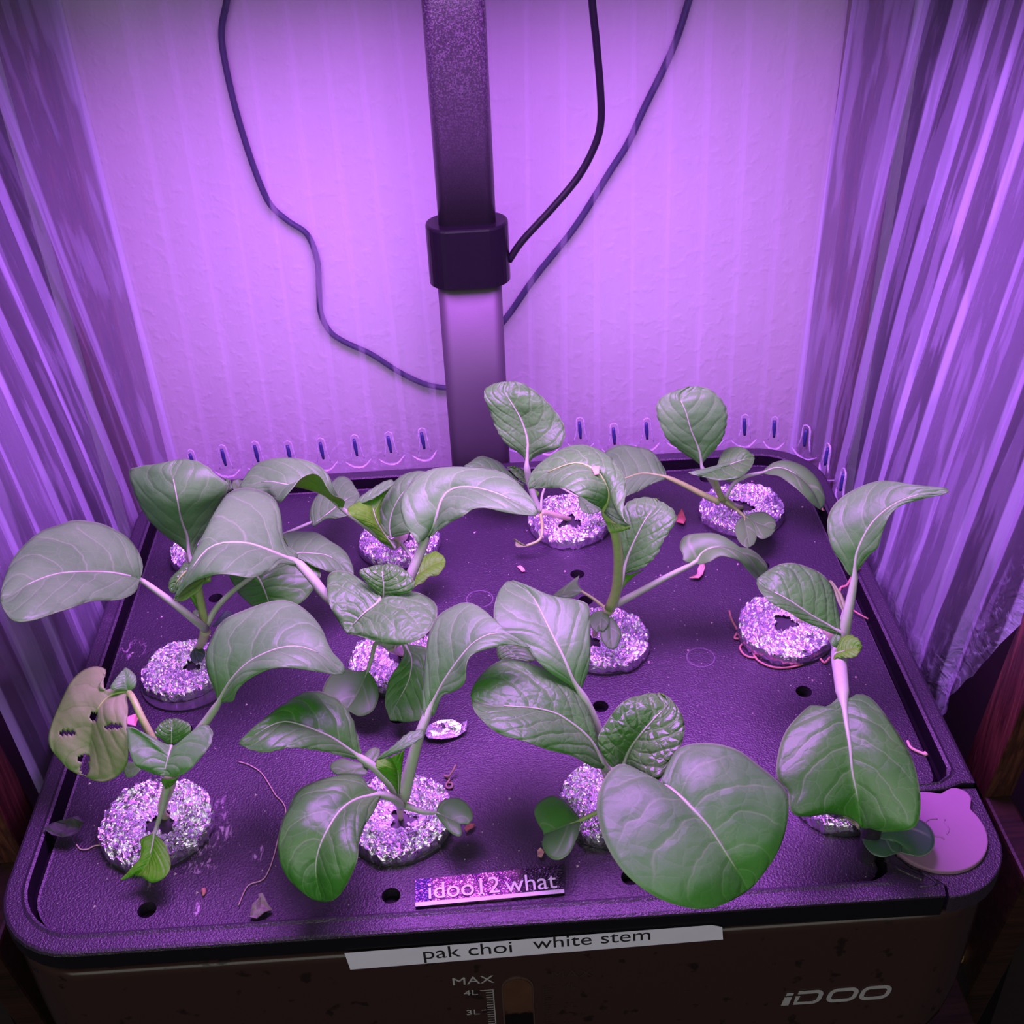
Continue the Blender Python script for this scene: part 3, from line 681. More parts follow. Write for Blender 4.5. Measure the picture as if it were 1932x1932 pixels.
# A: second row, left
P = plant('seedling with a broad leaf reaching over the left tank edge', 4)
stem(P, [(368, 1245, -.4), (371, 1228, .2), (381, 1212, .9), (388, 1190, 1.6)], [.14, .16, .2, .24])
leaf(P, [(264, 1093), (269, 1068), (262, 1040), (241, 1012), (205, 994), (182, 987), (141, 981), (110, 989), (80, 1000), (50, 1025), (22, 1058), (5, 1097), (1, 1125)],
     [(264, 1093), (225, 1083), (187, 1079), (128, 1080), (91, 1087), (50, 1104), (18, 1125), (1, 1130)],
     [(264, 1093), (260, 1112), (243, 1125), (219, 1133), (173, 1133), (128, 1150), (91, 1161), (57, 1169), (25, 1171), (7, 1150), (1, 1135)],
     [4.8, 6.2, 7.3, 8.0, 8.2], [0, -.2, -.2], [0, .3, .3], 'm', [(388, 1187, 1.7), (365, 1168, 2.6), (330, 1140, 3.5), (264, 1093, 4.6)], (.19, .12), label='broad grey green leaf at the far left')
leaf(P, [(372, 1076), (350, 1060), (340, 1072), (326, 1085), (317, 1103), (321, 1117)], [(372, 1080), (352, 1078), (340, 1090), (330, 1102), (323, 1116)], [(374, 1084), (362, 1095), (350, 1105), (338, 1112), (328, 1118), (322, 1117)],
     [4.6, 4.6, 4.4, 4.0], 0, 0, 'y', [(386, 1180, 1.8), (380, 1140, 2.8), (374, 1105, 3.9), (372, 1080, 4.6)], (.20, .15), green=True, label='small crinkled dark leaf', N=20)
leaf(P, [(372, 1108), (378, 1088), (383, 1070), (397, 1064)], [(374, 1108), (385, 1090), (393, 1080), (397, 1075)], [(376, 1106), (390, 1100), (397, 1097), (398, 1085)], [3.4, 4.2, 4.4], 0, 0, 'u', None, N=12, K=6, rib=0)
leaf(P, [(385, 1170), (372, 1150), (360, 1130), (356, 1118)], [(385, 1170), (374, 1145), (366, 1130), (360, 1118)], [(386, 1165), (380, 1145), (372, 1125), (366, 1120)], [2.0, 2.6, 3.1], 0, 0, 'u', None, N=12, K=5, rib=0, label='tiny frilled yellow green leaf')
leaf(P, [(478, 1088), (440, 1085), (432, 1086), (444, 1110), (458, 1128), (473, 1142)], [(478, 1088), (487, 1090), (495, 1105), (503, 1125), (510, 1145), (514, 1152)], [(480, 1085), (560, 1052), (603, 1075), (600, 1098), (584, 1122), (564, 1139), (530, 1150)],
     [3.6, 3.4, 2.9, 2.3, 1.9], 0, 0, 'g', [(390, 1180, 1.8), (408, 1148, 2.4), (440, 1115, 3.1), (478, 1088, 3.6)], (.15, .10), label='drooping dark green leaf under the pale one')
leaf(P, [(540, 1018), (532, 1009), (550, 1001), (572, 1003), (600, 1006), (630, 1024), (652, 1042), (664, 1062), (668, 1080)], [(548, 1050), (564, 1043), (590, 1044), (615, 1047), (640, 1060), (656, 1074), (667, 1086)], [(548, 1052), (564, 1054), (580, 1062), (600, 1071), (617, 1078), (640, 1083), (664, 1087)],
     [3.4, 3.2, 3.0, 2.6, 2.2], 0, 0, 'm', None, rib=.7, pr=(.06, .05))
leaf(P, [(362, 1228), (358, 1238), (364, 1249), (376, 1251)], [(368, 1222), (370, 1234), (376, 1248)], [(372, 1221), (384, 1224), (387, 1236), (380, 1250)], [.6, .5, .4], 0, 0, 'd', None, N=14, K=6, rib=0, name='seed_leaf')
leaf(P, [(401, 1180), (412, 1166), (424, 1153), (436, 1153)], [(401, 1181), (416, 1170), (428, 1158), (438, 1157)], [(402, 1183), (420, 1174), (432, 1164), (440, 1160)], [.9, 1.2, 1.2], 0, 0, 'd', None, N=14, K=5, rib=0, name='seed_leaf')
leaf(P, [(377, 1166), (366, 1160), (364, 1153), (370, 1150)], [(377, 1166), (371, 1159), (371, 1151)], [(379, 1165), (378, 1156), (373, 1150)], [1.2, 1.3, 1.3], 0, 0, 'c', None, N=10, K=4, rib=0, name='seed_leaf')

# B: far left back pod
P = plant('seedling behind on the left with one upright broad leaf', 8)
stem(P, [(352, 1046, -.4), (358, 1050, .4), (362, 1060, 1.0)], [.2, .2, .2])
leaf(P, [(360, 1062), (355, 1050), (346, 1036), (326, 1022), (307, 1008), (287, 988), (273, 970), (260, 949), (250, 924), (243, 893), (249, 884), (280, 877), (312, 871), (330, 868)],
     [(362, 1062), (357, 1050), (352, 1008), (342, 981), (332, 931), (327, 905), (322, 888), (335, 867)],
     [(364, 1060), (370, 1036), (376, 1020), (388, 1004), (401, 977), (418, 945), (430, 925), (431, 913), (418, 903), (409, 898), (396, 884), (376, 872), (348, 866)],
     [1.2, 2.2, 3.6, 5.0, 5.8, 6.2], [0, -.1, .2], [0, .1, .3], 'm', None, pr=(.19, .15), ser=.03, label='upright pale veined leaf with jagged edge', rib=.9)
leaf(P, [(590, 990), (584, 975), (586, 955), (597, 937), (612, 920), (630, 905), (645, 899), (662, 906), (676, 928)], [(590, 992), (627, 962), (645, 948), (660, 938), (678, 932)], [(592, 993), (615, 980), (640, 977), (658, 972), (670, 960), (679, 936)],
     [1.6, 1.9, 2.0, 1.9], 0, 0, 'm', [(372, 1050, .6), (430, 1040, 1.0), (500, 1022, 1.3), (590, 985, 1.6)], (.11, .08), label='pale leaf on a long stalk')
leaf(P, [(455, 925), (442, 925), (437, 915), (440, 906)], [(455, 922), (447, 914), (445, 905)], [(456, 918), (458, 908), (450, 904)], [.8, 1.0, 1.2], 0, 0, 'c', None, N=10, K=4, rib=0, name='seed_leaf')
leaf(P, [(420, 930), (425, 915), (424, 905), (415, 900)], [(422, 930), (432, 918), (434, 908), (432, 905)], [(426, 930), (436, 925), (437, 915), (434, 906)], [3.0, 3.4, 3.6], 0, 0, 'm', None, N=10, K=4, rib=0)

# C: back row, left of the pole
P = plant('seedling with a long arching stalk showing a vivid leaf underside', 9)
stem(P, [(766, 1006, -.4), (760, 1014, .3), (750, 1020, .9), (744, 1028, 1.2)], [.16, .2, .24, .25])
leaf(P, [(645, 962), (640, 938), (631, 922), (621, 897), (601, 880), (576, 868), (546, 862), (517, 865), (487, 874), (466, 891), (452, 917)],
     [(645, 960), (612, 934), (580, 922), (556, 917), (530, 912), (505, 908), (480, 912), (452, 919)],
     [(645, 960), (651, 944), (636, 937), (626, 934), (617, 920), (607, 900), (593, 891), (578, 895), (564, 905), (552, 921), (538, 937), (525, 948), (509, 935), (481, 926), (452, 920)],
     [3.4, 4.6, 5.3, 5.6, 5.4, 5.0], [0, .3, .4, .3, 0, 0], [0, 1.3, 1.7, .9, -.2, -.1], 'm', [(744, 1030, 1.2), (722, 1016, 1.7), (690, 991, 2.5), (645, 960, 3.4)], (.24, .13), label='arching leaf folded upward, green underside showing', bulge=.05)
leaf(P, [(742, 1034), (720, 1022), (700, 1000), (678, 984), (660, 972), (656, 959), (668, 950)], [(745, 1034), (728, 1012), (712, 985), (704, 960), (702, 944), (700, 938)], [(748, 1032), (728, 1018), (715, 1000), (708, 975), (716, 940), (735, 918), (744, 912), (738, 910), (715, 928)],
     [1.4, 2.2, 3.0, 3.6, 4.0], [0, .3, .6], [0, .3, .4], 'u', None, pr=(.10, .06), label='young leaf seen from its bright underside', und=L_MAT['m'])
leaf(P, [(668, 950), (679, 938), (704, 920), (729, 906), (740, 905)], [(668, 952), (690, 940), (715, 925), (742, 908)], [(669, 954), (692, 946), (712, 936), (735, 920), (745, 912)], [3.9, 4.2, 4.4, 4.5], 0, 0, 'm', None, N=16, K=4, rib=0, ser=.03)
leaf(P, [(738, 1014), (719, 999), (711, 974), (712, 950), (722, 932), (738, 914), (759, 897), (784, 888), (803, 889)], [(738, 1014), (735, 990), (742, 960), (760, 930), (785, 910), (806, 895)], [(740, 1014), (759, 1010), (775, 1003), (790, 980), (805, 950), (812, 920), (810, 900)],
     [1.8, 2.6, 3.3, 3.9, 4.3], 0, 0, 'm', None, rib=.8, pr=(.07, .05))
leaf(P, [(781, 1083), (790, 1060), (803, 1047), (820, 1040), (836, 1047)], [(780, 1085), (800, 1075), (820, 1062), (841, 1058)], [(781, 1108), (798, 1098), (810, 1088), (828, 1083), (840, 1068)], [.9, 1.1, 1.2], 0, 0, 'u', [(748, 1018, 1.0), (765, 1036, 1.0), (780, 1058, .9), (781, 1085, .9)], (.09, .07), N=18, K=6, name='seed_leaf', rib=.3, label='dark round seed leaf over the lid')

# D: back row, right of the pole
P = plant('seedling right of the pole with a tall upright oval leaf', 10)
stem(P, [(1075, 980, -.4), (1055, 974, .3), (1035, 968, .7), (1020, 966, .9)], [.14, .13, .14, .16])
leaf(P, [(993, 874), (984, 859), (959, 842), (944, 822), (932, 799), (922, 772), (913, 745), (918, 731), (935, 722), (950, 720)],
     [(994, 880), (995, 854), (995, 829), (984, 794), (968, 765), (956, 746), (950, 735), (958, 720)],
     [(996, 874), (1012, 861), (1035, 852), (1055, 845), (1066, 822), (1062, 797), (1042, 768), (1016, 743), (995, 728), (978, 721), (965, 720)],
     [3.4, 4.4, 5.4, 6.4, 7.1], [0, .1, .3], [0, .1, .3], 'p', [(1018, 965, .9), (1008, 940, 1.6), (998, 905, 2.6), (994, 880, 3.4)], (.17, .17), ser=.03, label='tall oval leaf standing against the wall', puck=.05)
leaf(P, [(985, 912), (965, 895), (940, 870), (915, 861), (900, 863), (875, 879)], [(988, 915), (960, 900), (930, 885), (905, 880), (878, 882)], [(990, 920), (975, 925), (945, 925), (905, 910), (880, 890)], [1.6, 2.0, 2.4, 2.4], 0, 0, 'm', None, rib=.6, pr=(.06, .05))
leaf(P, [(1000, 920), (975, 900), (960, 885), (955, 880)], [(1002, 918), (985, 895), (972, 884), (960, 880)], [(1004, 912), (998, 895), (985, 884), (968, 880)], [1.8, 2.3, 2.6], 0, 0, 'y', None, N=16, K=6, rib=.4, pr=(.05, .04))
leaf(P, [(1008, 944), (1000, 930), (995, 920)], [(1008, 944), (1008, 930), (1005, 918)], [(1009, 944), (1018, 932), (1014, 926), (1002, 919)], [1.4, 1.8, 2.0], 0, 0, 'u', None, N=10, K=4, rib=0)
leaf(P, [(1091, 940), (1092, 952), (1098, 964), (1112, 970)], [(1091, 938), (1105, 950), (1115, 968)], [(1095, 932), (1125, 948), (1136, 962), (1118, 970)], [1.4, 1.4, 1.2], 0, 0, 'm', [(1020, 964, 1.0), (1024, 930, 1.6), (1040, 912, 1.9), (1091, 938, 1.6)], (.07, .05), N=14, K=6, rib=0)
leaf(P, [(993, 1029), (982, 1024), (970, 1017), (968, 1019)], [(993, 1030), (984, 1027), (973, 1022)], [(994, 1031), (985, 1032), (975, 1032), (972, 1028)], [.3, .3, .35], [.1, .2], 0, 'w', [(1020, 970, .8), (1023, 995, .8), (1018, 1018, .5), (993, 1030, .3)], (.09, .07), N=14, K=5, rib=0, name='seed_leaf', label='shrivelled pale seed leaf', green=True)

# L: back right corner
P = plant('seedling in the back right corner with five spread leaves', 11)
stem(P, [(1400, 958, -.4), (1385, 955, .4), (1372, 948, .9), (1363, 940, 1.3)], [.12, .14, .2, .22], M_STEMG)
leaf(P, [(1318, 873), (1299, 862), (1279, 848), (1259, 829), (1244, 799), (1238, 767), (1249, 749), (1274, 737), (1300, 730)],
     [(1325, 884), (1319, 849), (1304, 812), (1294, 777), (1283, 748), (1300, 729)],
     [(1322, 873), (1332, 866), (1348, 849), (1364, 827), (1371, 799), (1371, 772), (1359, 751), (1340, 735), (1316, 729)],
     [3.2, 4.4, 5.6, 6.6, 7.2], [0, .1, .2], [0, .1, .2], 'm', [(1363, 942, 1.3), (1348, 915, 2.1), (1334, 895, 2.9), (1325, 884, 3.2)], (.17, .13), ser=.03, label='round leaf standing up against the wall')
leaf(P, [(1350, 905), (1325, 900), (1310, 896), (1299, 891)], [(1351, 902), (1362, 890), (1375, 882), (1395, 872), (1415, 862)], [(1352, 902), (1375, 908), (1393, 902), (1412, 888), (1423, 868), (1420, 855)],
     [3.0, 3.3, 3.5, 3.6], 0, 0, 'm', [(1362, 942, 1.4), (1356, 925, 2.0), (1351, 908, 2.8), (1351, 902, 3.0)], (.16, .12), green=True, rib=.3)
leaf(P, [(1348, 890), (1352, 880), (1360, 858), (1375, 844), (1395, 843), (1412, 850), (1423, 862)], [(1345, 893), (1360, 885), (1380, 875), (1400, 868), (1422, 862)], [(1300, 890), (1318, 897), (1345, 904), (1370, 905), (1395, 900), (1415, 885), (1424, 866)], [3.3, 3.5, 3.7, 3.7], [0, .3], 0, 'g', None, pr=(.05, .04))
leaf(P, [(1256, 899), (1254, 884), (1239, 860), (1215, 845), (1180, 839), (1150, 846), (1130, 860)], [(1257, 900), (1235, 895), (1210, 893), (1180, 902), (1150, 915), (1125, 920)], [(1256, 903), (1245, 907), (1215, 921), (1182, 937), (1160, 945), (1130, 935)],
     [2.4, 2.6, 2.7, 2.6], [0, .3], [0, -.1], 'm', [(1358, 948, 1.2), (1320, 930, 1.6), (1285, 912, 2.1), (1257, 900, 2.4)], (.17, .12), label='broad leaf reaching left towards the pole', green=True)
leaf(P, [(1440, 888), (1452, 877), (1463, 871), (1488, 869), (1520, 881), (1543, 904), (1557, 936), (1555, 955)], [(1440, 891), (1465, 882), (1490, 888), (1515, 905), (1535, 928), (1550, 960)], [(1440, 893), (1455, 896), (1471, 899), (1493, 914), (1513, 931), (1533, 951), (1548, 962)],
     [2.4, 2.6, 2.5, 2.0, 1.2], 0, 0, 'c', [(1366, 944, 1.2), (1385, 912, 1.8), (1410, 898, 2.2), (1440, 891, 2.4)], (.12, .09), label='narrow leaf arching down to the lid on the right', rib=.5, bulge=.25)
for Lb in (([(1400, 975), (1388, 987), (1388, 1008), (1398, 1026), (1411, 1034)], [(1403, 974), (1408, 995), (1412, 1015), (1414, 1032)], [(1406, 974), (1420, 985), (1427, 1000), (1428, 1013), (1423, 1027)]),
           ([(1406, 972), (1425, 966), (1445, 967), (1460, 978), (1465, 992)], [(1404, 974), (1425, 985), (1445, 992), (1460, 1000)], [(1406, 976), (1420, 990), (1427, 1010), (1440, 1016), (1455, 1010), (1464, 998)])):
    leaf(P, *Lb, [.9, .9, .8], 0, 0, 'c', [(1368, 946, 1.3), (1385, 958, 1.1), (1404, 974, .9)], (.10, .07), N=20, K=7, rib=.25, name='seed_leaf', green=True)

# H: second row, right of middle
P = plant('tall seedling whose big leaf with a pink fleck arches left', 6)
stem(P, [(1122, 1200, -.4), (1125, 1185, .4), (1138, 1165, 1.1), (1150, 1148, 1.7)], [.14, .14, .2, .26])
leaf(P, [(1140, 966), (1160, 985), (1188, 995), (1174, 978), (1180, 935), (1180, 906), (1168, 881), (1153, 861), (1131, 847), (1108, 839), (1083, 840), (1054, 851), (1021, 871), (1001, 891), (995, 914), (999, 921)],
     [(1140, 964), (1150, 935), (1140, 905), (1120, 885), (1090, 873), (1060, 880), (1030, 893), (1008, 908), (998, 922)],
     [(1139, 963), (1132, 959), (1108, 943), (1083, 928), (1059, 921), (1031, 920), (1012, 922), (1000, 922)],
     [7.0, 8.1, 8.6, 8.5, 8.0, 7.2], [0, .0, 0], [0, .0, -.2], 'p', [(1150, 1148, 1.8), (1163, 1110, 2.9), (1166, 1050, 4.7), (1158, 1000, 6.1), (1140, 964, 7.0)], (.24, .17), label='large glossy leaf arching over the back pod', puck=.045, green=True)
leaf(P, [(1142, 968), (1160, 985), (1189, 995)], [(1143, 972), (1165, 990), (1188, 997)], [(1144, 985), (1150, 1003), (1170, 1003), (1188, 998)], [6.6, 6.4, 6.2], 0, 0, 'u', None, N=14, K=5, rib=0)
leaf(P, [(1172, 1083), (1166, 1065), (1161, 1037), (1161, 1011), (1173, 981), (1178, 955), (1195, 941), (1215, 937)], [(1175, 1083), (1185, 1048), (1208, 998), (1225, 970), (1240, 955), (1240, 942)], [(1178, 1083), (1195, 1079), (1218, 1068), (1240, 1045), (1250, 1023), (1267, 998), (1277, 978), (1270, 961), (1250, 948), (1235, 941)],
     [3.2, 3.9, 4.6, 5.2, 5.5], [0, .2], [0, .2], 'p', [(1158, 1145, 1.8), (1166, 1115, 2.5), (1175, 1083, 3.2)], (.16, .14), ser=.03, label='upright crinkled leaf right of the tall stalk')
leaf(P, [(1166, 1122), (1165, 1100), (1165, 1085), (1170, 1083)], [(1166, 1120), (1172, 1102), (1185, 1085)], [(1167, 1118), (1183, 1100), (1200, 1085), (1215, 1076)], [2.4, 2.8, 3.1], 0, 0, 'u', None, N=14, K=5, rib=0, ser=.02)
leaf(P, [(1311, 1062), (1290, 1058), (1289, 1048), (1282, 1030), (1292, 1011), (1324, 1006), (1354, 1007), (1376, 1019), (1390, 1031), (1413, 1035), (1433, 1048), (1450, 1070), (1440, 1085)], [(1312, 1060), (1325, 1042), (1345, 1033), (1372, 1032), (1395, 1040), (1418, 1058), (1430, 1078), (1432, 1090)], [(1313, 1064), (1324, 1064), (1340, 1059), (1359, 1049), (1379, 1052), (1398, 1060), (1412, 1078), (1428, 1095)],
     [3.6, 4.0, 4.0, 3.4, 2.2], [0, .2, 0], [0, .1, 0], 'c', [(1158, 1142, 1.7), (1200, 1120, 2.3), (1255, 1090, 3.0), (1311, 1061, 3.6)], (.17, .11), label='smooth leaf bending down towards the right pod', rib=.4, bulge=.2)
leaf(P, [(1133, 1152), (1118, 1156), (1111, 1172), (1116, 1185), (1128, 1194)], [(1136, 1153), (1133, 1170), (1132, 1190)], [(1142, 1152), (1150, 1165), (1148, 1180), (1138, 1192)], [1.6, 1.5, 1.3], 0, 0, 'c', None, N=16, K=6, rib=0, name='seed_leaf')
leaf(P, [(1144, 1170), (1133, 1193), (1136, 1210), (1148, 1224)], [(1150, 1165), (1153, 1190), (1156, 1225)], [(1154, 1163), (1168, 1183), (1172, 1200), (1164, 1222)], [1.5, 1.2, .9], 0, 0, 'c', [(1148, 1152, 1.6), (1150, 1165, 1.5)], (.07, .06), N=16, K=6, rib=0, name='seed_leaf')
leaf(P, [(1100, 1114), (1090, 1100), (1093, 1085)], [(1098, 1116), (1085, 1117), (1065, 1120), (1043, 1122)], [(1096, 1118), (1080, 1127), (1060, 1128), (1043, 1123)], [1.6, 1.6, 1.5], 0, 0, 'c', [(1145, 1150, 1.6), (1120, 1130, 1.6), (1098, 1116, 1.6)], (.08, .06), N=16, K=5, rib=0, name='seed_leaf', green=True)

# J: second row, right end
P = plant('leaning seedling at the right with a leaf reaching the curtain', 7)
stem(P, [(1502, 1172, -.4), (1528, 1166, .4), (1550, 1180, 1.2), (1570, 1200, 1.9), (1584, 1225, 2.6)], [.10, .12, .17, .22, .26])
leaf(P, [(1611, 1090), (1598, 1080), (1588, 1061), (1572, 1040), (1562, 1009), (1562, 978), (1572, 955), (1593, 934), (1619, 919), (1645, 910), (1671, 907), (1722, 914), (1760, 917), (1785, 920)],
     [(1612, 1090), (1615, 1051), (1624, 1025), (1637, 999), (1655, 976), (1684, 953), (1722, 936), (1765, 928), (1790, 926)],
     [(1613, 1088), (1619, 1077), (1640, 1048), (1656, 1033), (1664, 1004), (1680, 971), (1704, 952), (1745, 940), (1779, 933), (1791, 928)],
     [5.4, 6.8, 8.0, 8.8, 9.2], [0, -.2, .2], [0, .1, -.2], 'm', [(1588, 1222, 2.6), (1597, 1170, 3.8), (1607, 1120, 4.8), (1612, 1090, 5.4)], (.27, .14), label='leaf curving to a long tip beside the curtain')
leaf(P, [(1588, 1190), (1583, 1152), (1572, 1113), (1552, 1084), (1526, 1069), (1497, 1063), (1469, 1066), (1445, 1077), (1427, 1093)], [(1587, 1196), (1560, 1178), (1532, 1162), (1505, 1143), (1480, 1127), (1455, 1114), (1428, 1098)], [(1586, 1200), (1567, 1194), (1541, 1183), (1500, 1162), (1463, 1141), (1438, 1121), (1427, 1102)],
     [3.4, 4.0, 4.6, 5.0, 5.0], [0, .5, .3], [0, .3], 'p', [(1587, 1222, 2.7), (1588, 1196, 3.4)], (.2, .14), label='puckered leaf folded along its midrib', puck=.05)
leaf(P, [(1582, 1215), (1590, 1200), (1604, 1198), (1619, 1204), (1627, 1219)], [(1578, 1232), (1592, 1228), (1606, 1222), (1626, 1220)], [(1572, 1243), (1586, 1240), (1603, 1241), (1618, 1235), (1627, 1222)], [3.8, 4.1, 4.2], [0, .2], [0, .2], 'u', None, N=18, K=7, ser=.04, rib=.4, pr=(.05, .04), label='small bright green leaf with scalloped edge', und=L_MAT['g'])
leaf(P, [(1585, 1225), (1570, 1218), (1568, 1205), (1577, 1196)], [(1586, 1222), (1580, 1212), (1580, 1198)], [(1588, 1215), (1591, 1208), (1586, 1200)], [3.6, 3.9, 4.0], 0, 0, 'm', None, N=12, K=5, rib=0)
leaf(P, [(1593, 1312), (1590, 1306), (1579, 1319), (1556, 1334), (1532, 1328), (1504, 1352), (1481, 1382), (1468, 1420), (1465, 1466), (1486, 1492), (1489, 1526), (1509, 1540), (1555, 1537), (1593, 1539), (1618, 1552), (1625, 1562)],
     [(1591, 1320), (1597, 1365), (1604, 1410), (1608, 1454), (1618, 1505), (1622, 1540), (1627, 1562)],
     [(1594, 1312), (1597, 1311), (1606, 1316), (1616, 1309), (1640, 1315), (1669, 1347), (1698, 1387), (1721, 1430), (1733, 1479), (1737, 1517), (1733, 1551), (1715, 1566), (1669, 1568), (1640, 1562), (1629, 1563)],
     [4.2, 4.0, 3.5, 2.7, 1.6], [0, -.1, 0], [0, .1, 0], 'g', [(1585, 1222, 2.8), (1584, 1250, 3.5), (1588, 1290, 4.1), (1591, 1320, 4.2)], (.34, .25), label='big heart shaped leaf over the front right pod', bulge=.2)
leaf(P, [(1590, 1155), (1580, 1135), (1572, 1110), (1563, 1096)], [(1592, 1155), (1588, 1135), (1580, 1115), (1566, 1095)], [(1594, 1152), (1596, 1140), (1588, 1120), (1575, 1102), (1568, 1095)], [1.6, 1.9, 2.0], 0, 0, 'w', [(1583, 1210, 2.2), (1586, 1180, 1.9), (1592, 1152, 1.6)], (.09, .07), N=14, K=5, rib=0, name='seed_leaf', label='pale seed leaf behind the stalk')

# K: front right pod
P = plant('small seedling under the heart shaped leaf, one dark two lobed seed leaf', 3)
stem(P, [(1600, 1530, -.4), (1612, 1545, .1), (1622, 1560, .4)], [.12, .12, .11])
leaf(P, [(1622, 1560), (1628, 1589), (1644, 1609), (1664, 1617), (1682, 1613), (1697, 1609)], [(1622, 1558), (1650, 1578), (1680, 1585), (1700, 1590)], [(1625, 1552), (1660, 1550), (1700, 1550), (1735, 1546), (1756, 1562), (1764, 1582), (1760, 1602), (1741, 1615), (1715, 1612), (1699, 1608)],
     [.5, .7, .7, .6], 0, 0, 'd', None, rib=.2, pr=(.06, .05), name='seed_leaf', label='dark two lobed seed leaf resting over the rubber cap')
leaf(P, [(1620, 1556), (1612, 1545), (1600, 1538), (1590, 1540)], [(1620, 1557), (1608, 1547), (1592, 1541)], [(1620, 1558), (1606, 1552), (1594, 1545)], [.3, .3, .25], 0, 0, 'w', None, N=10, K=4, rib=0, name='seed_leaf')

# E: second row, middle left
P = plant('seedling with a cupped round leaf and two long stalked leaves', 5)
stem(P, [(760, 1232, -.4), (752, 1226, .5), (742, 1222, 1.2), (735, 1215, 1.9)], [.2, .22, .26, .3])
leaf(P, [(808, 1011), (789, 1024), (779, 1009), (764, 994), (756, 969), (754, 950), (761, 930), (779, 909), (808, 888), (835, 880), (871, 879), (920, 886), (957, 897), (987, 919), (1005, 942), (1014, 962)],
     [(806, 1012), (823, 982), (829, 954), (840, 932), (862, 920), (895, 920), (930, 928), (965, 943), (995, 958), (1013, 970)],
     [(809, 1015), (823, 1003), (850, 986), (878, 968), (892, 960), (920, 960), (957, 965), (982, 971), (1010, 974)],
     [6.0, 7.2, 8.0, 8.3, 8.2, 7.8], [0, -.2, 0, .2], [0, .3, .1, -.1], 'm', [(735, 1218, 1.8), (748, 1150, 3.4), (776, 1083, 4.7), (806, 1012, 6.0)], (.28, .19), label='long broad leaf arching right in front of the pole', puck=.045)
leaf(P, [(562, 1048), (553, 1040), (540, 1030), (534, 1007), (533, 978), (525, 950), (509, 934), (481, 924), (454, 921), (430, 929), (416, 945), (406, 962), (397, 982), (387, 1005), (380, 1022), (369, 1050), (350, 1090), (330, 1125)],
     [(562, 1062), (530, 1048), (503, 1037), (480, 1028), (458, 1024), (426, 1024), (400, 1030), (378, 1050), (355, 1085), (330, 1128)],
     [(560, 1068), (529, 1062), (517, 1073), (497, 1082), (477, 1087), (442, 1086), (408, 1084), (385, 1088), (365, 1096), (348, 1112), (332, 1130)],
     [5.2, 6.2, 6.8, 6.9, 6.4, 5.4], [0, -.3, -.2, .0], [0, .3, .2], 'm', [(738, 1218, 1.9), (690, 1175, 3.0), (622, 1130, 4.0), (590, 1092, 4.8), (562, 1062, 5.2)], (.28, .19), label='large leaf folded along its midrib pointing left', puck=.04)
leaf(P, [(400, 1086), (379, 1090), (355, 1102), (338, 1120), (328, 1131)], [(395, 1088), (378, 1100), (360, 1112), (329, 1132)], [(388, 1090), (378, 1112), (362, 1124), (345, 1134), (330, 1134)], [5.9, 5.6, 5.2], 0, 0, 'w', None, N=16, K=5, rib=0)
leaf(P, [(719, 1131), (706, 1112), (685, 1095), (665, 1084), (642, 1078), (624, 1079), (615, 1092), (618, 1120), (626, 1150), (638, 1172), (650, 1190)], [(719, 1131), (705, 1143), (689, 1155), (672, 1172), (658, 1188), (655, 1195)], [(719, 1131), (744, 1123), (769, 1117), (798, 1122), (821, 1136), (825, 1155), (818, 1180), (798, 1203), (759, 1216), (714, 1211), (680, 1201), (660, 1196)],
     [4.6, 4.5, 4.4, 4.1, 3.9], [0, .4, .5, .3], [0, .3, .3, .1], 'p', [(735, 1215, 2.0), (728, 1180, 3.3), (719, 1133, 4.5)], (.18, .12), label='cupped leaf notched at its base', puck=.06)
leaf(P, [(722, 1129), (705, 1113), (690, 1098), (678, 1082), (685, 1073), (704, 1067)], [(723, 1129), (724, 1105), (722, 1090), (722, 1066)], [(724, 1128), (745, 1124), (774, 1117), (782, 1100), (775, 1085), (764, 1075), (748, 1067), (735, 1064)],
     [4.4, 4.9, 5.3, 5.5], [0, .2], [0, .2], 'y', None, pr=(.07, .06), ser=.02, label='small strongly crinkled young leaf')
leaf(P, [(692, 1265), (672, 1266), (650, 1262), (622, 1275), (608, 1304), (616, 1323), (636, 1332), (650, 1336)], [(694, 1265), (683, 1290), (670, 1315), (655, 1338)], [(696, 1267), (709, 1285), (714, 1312), (704, 1340), (680, 1351), (662, 1344), (654, 1338)],
     [1.2, .9, .6, .4], 0, 0, 'c', [(735, 1222, 1.5), (710, 1213, 1.9), (702, 1238, 1.6), (694, 1265, 1.2)], (.11, .09), rib=.25, name='seed_leaf', label='greyish two lobed seed leaf hanging to the lid')
leaf(P, [(758, 1214), (762, 1232), (752, 1254), (733, 1285), (727, 1325), (733, 1352), (737, 1360)], [(762, 1214), (776, 1242), (772, 1280), (757, 1312), (742, 1340), (750, 1360)], [(766, 1214), (785, 1217), (806, 1224), (804, 1250), (799, 1285), (800, 1337), (796, 1356), (765, 1363)],
     [2.0, 2.0, 1.5, .9, .4], 0, 0, 'g', [(742, 1222, 1.5), (752, 1214, 1.9), (762, 1214, 2.0)], (.12, .10), label='dark drooping leaf right of the foil pod', rib=.8, und=L_MAT['g'], bulge=-.1)

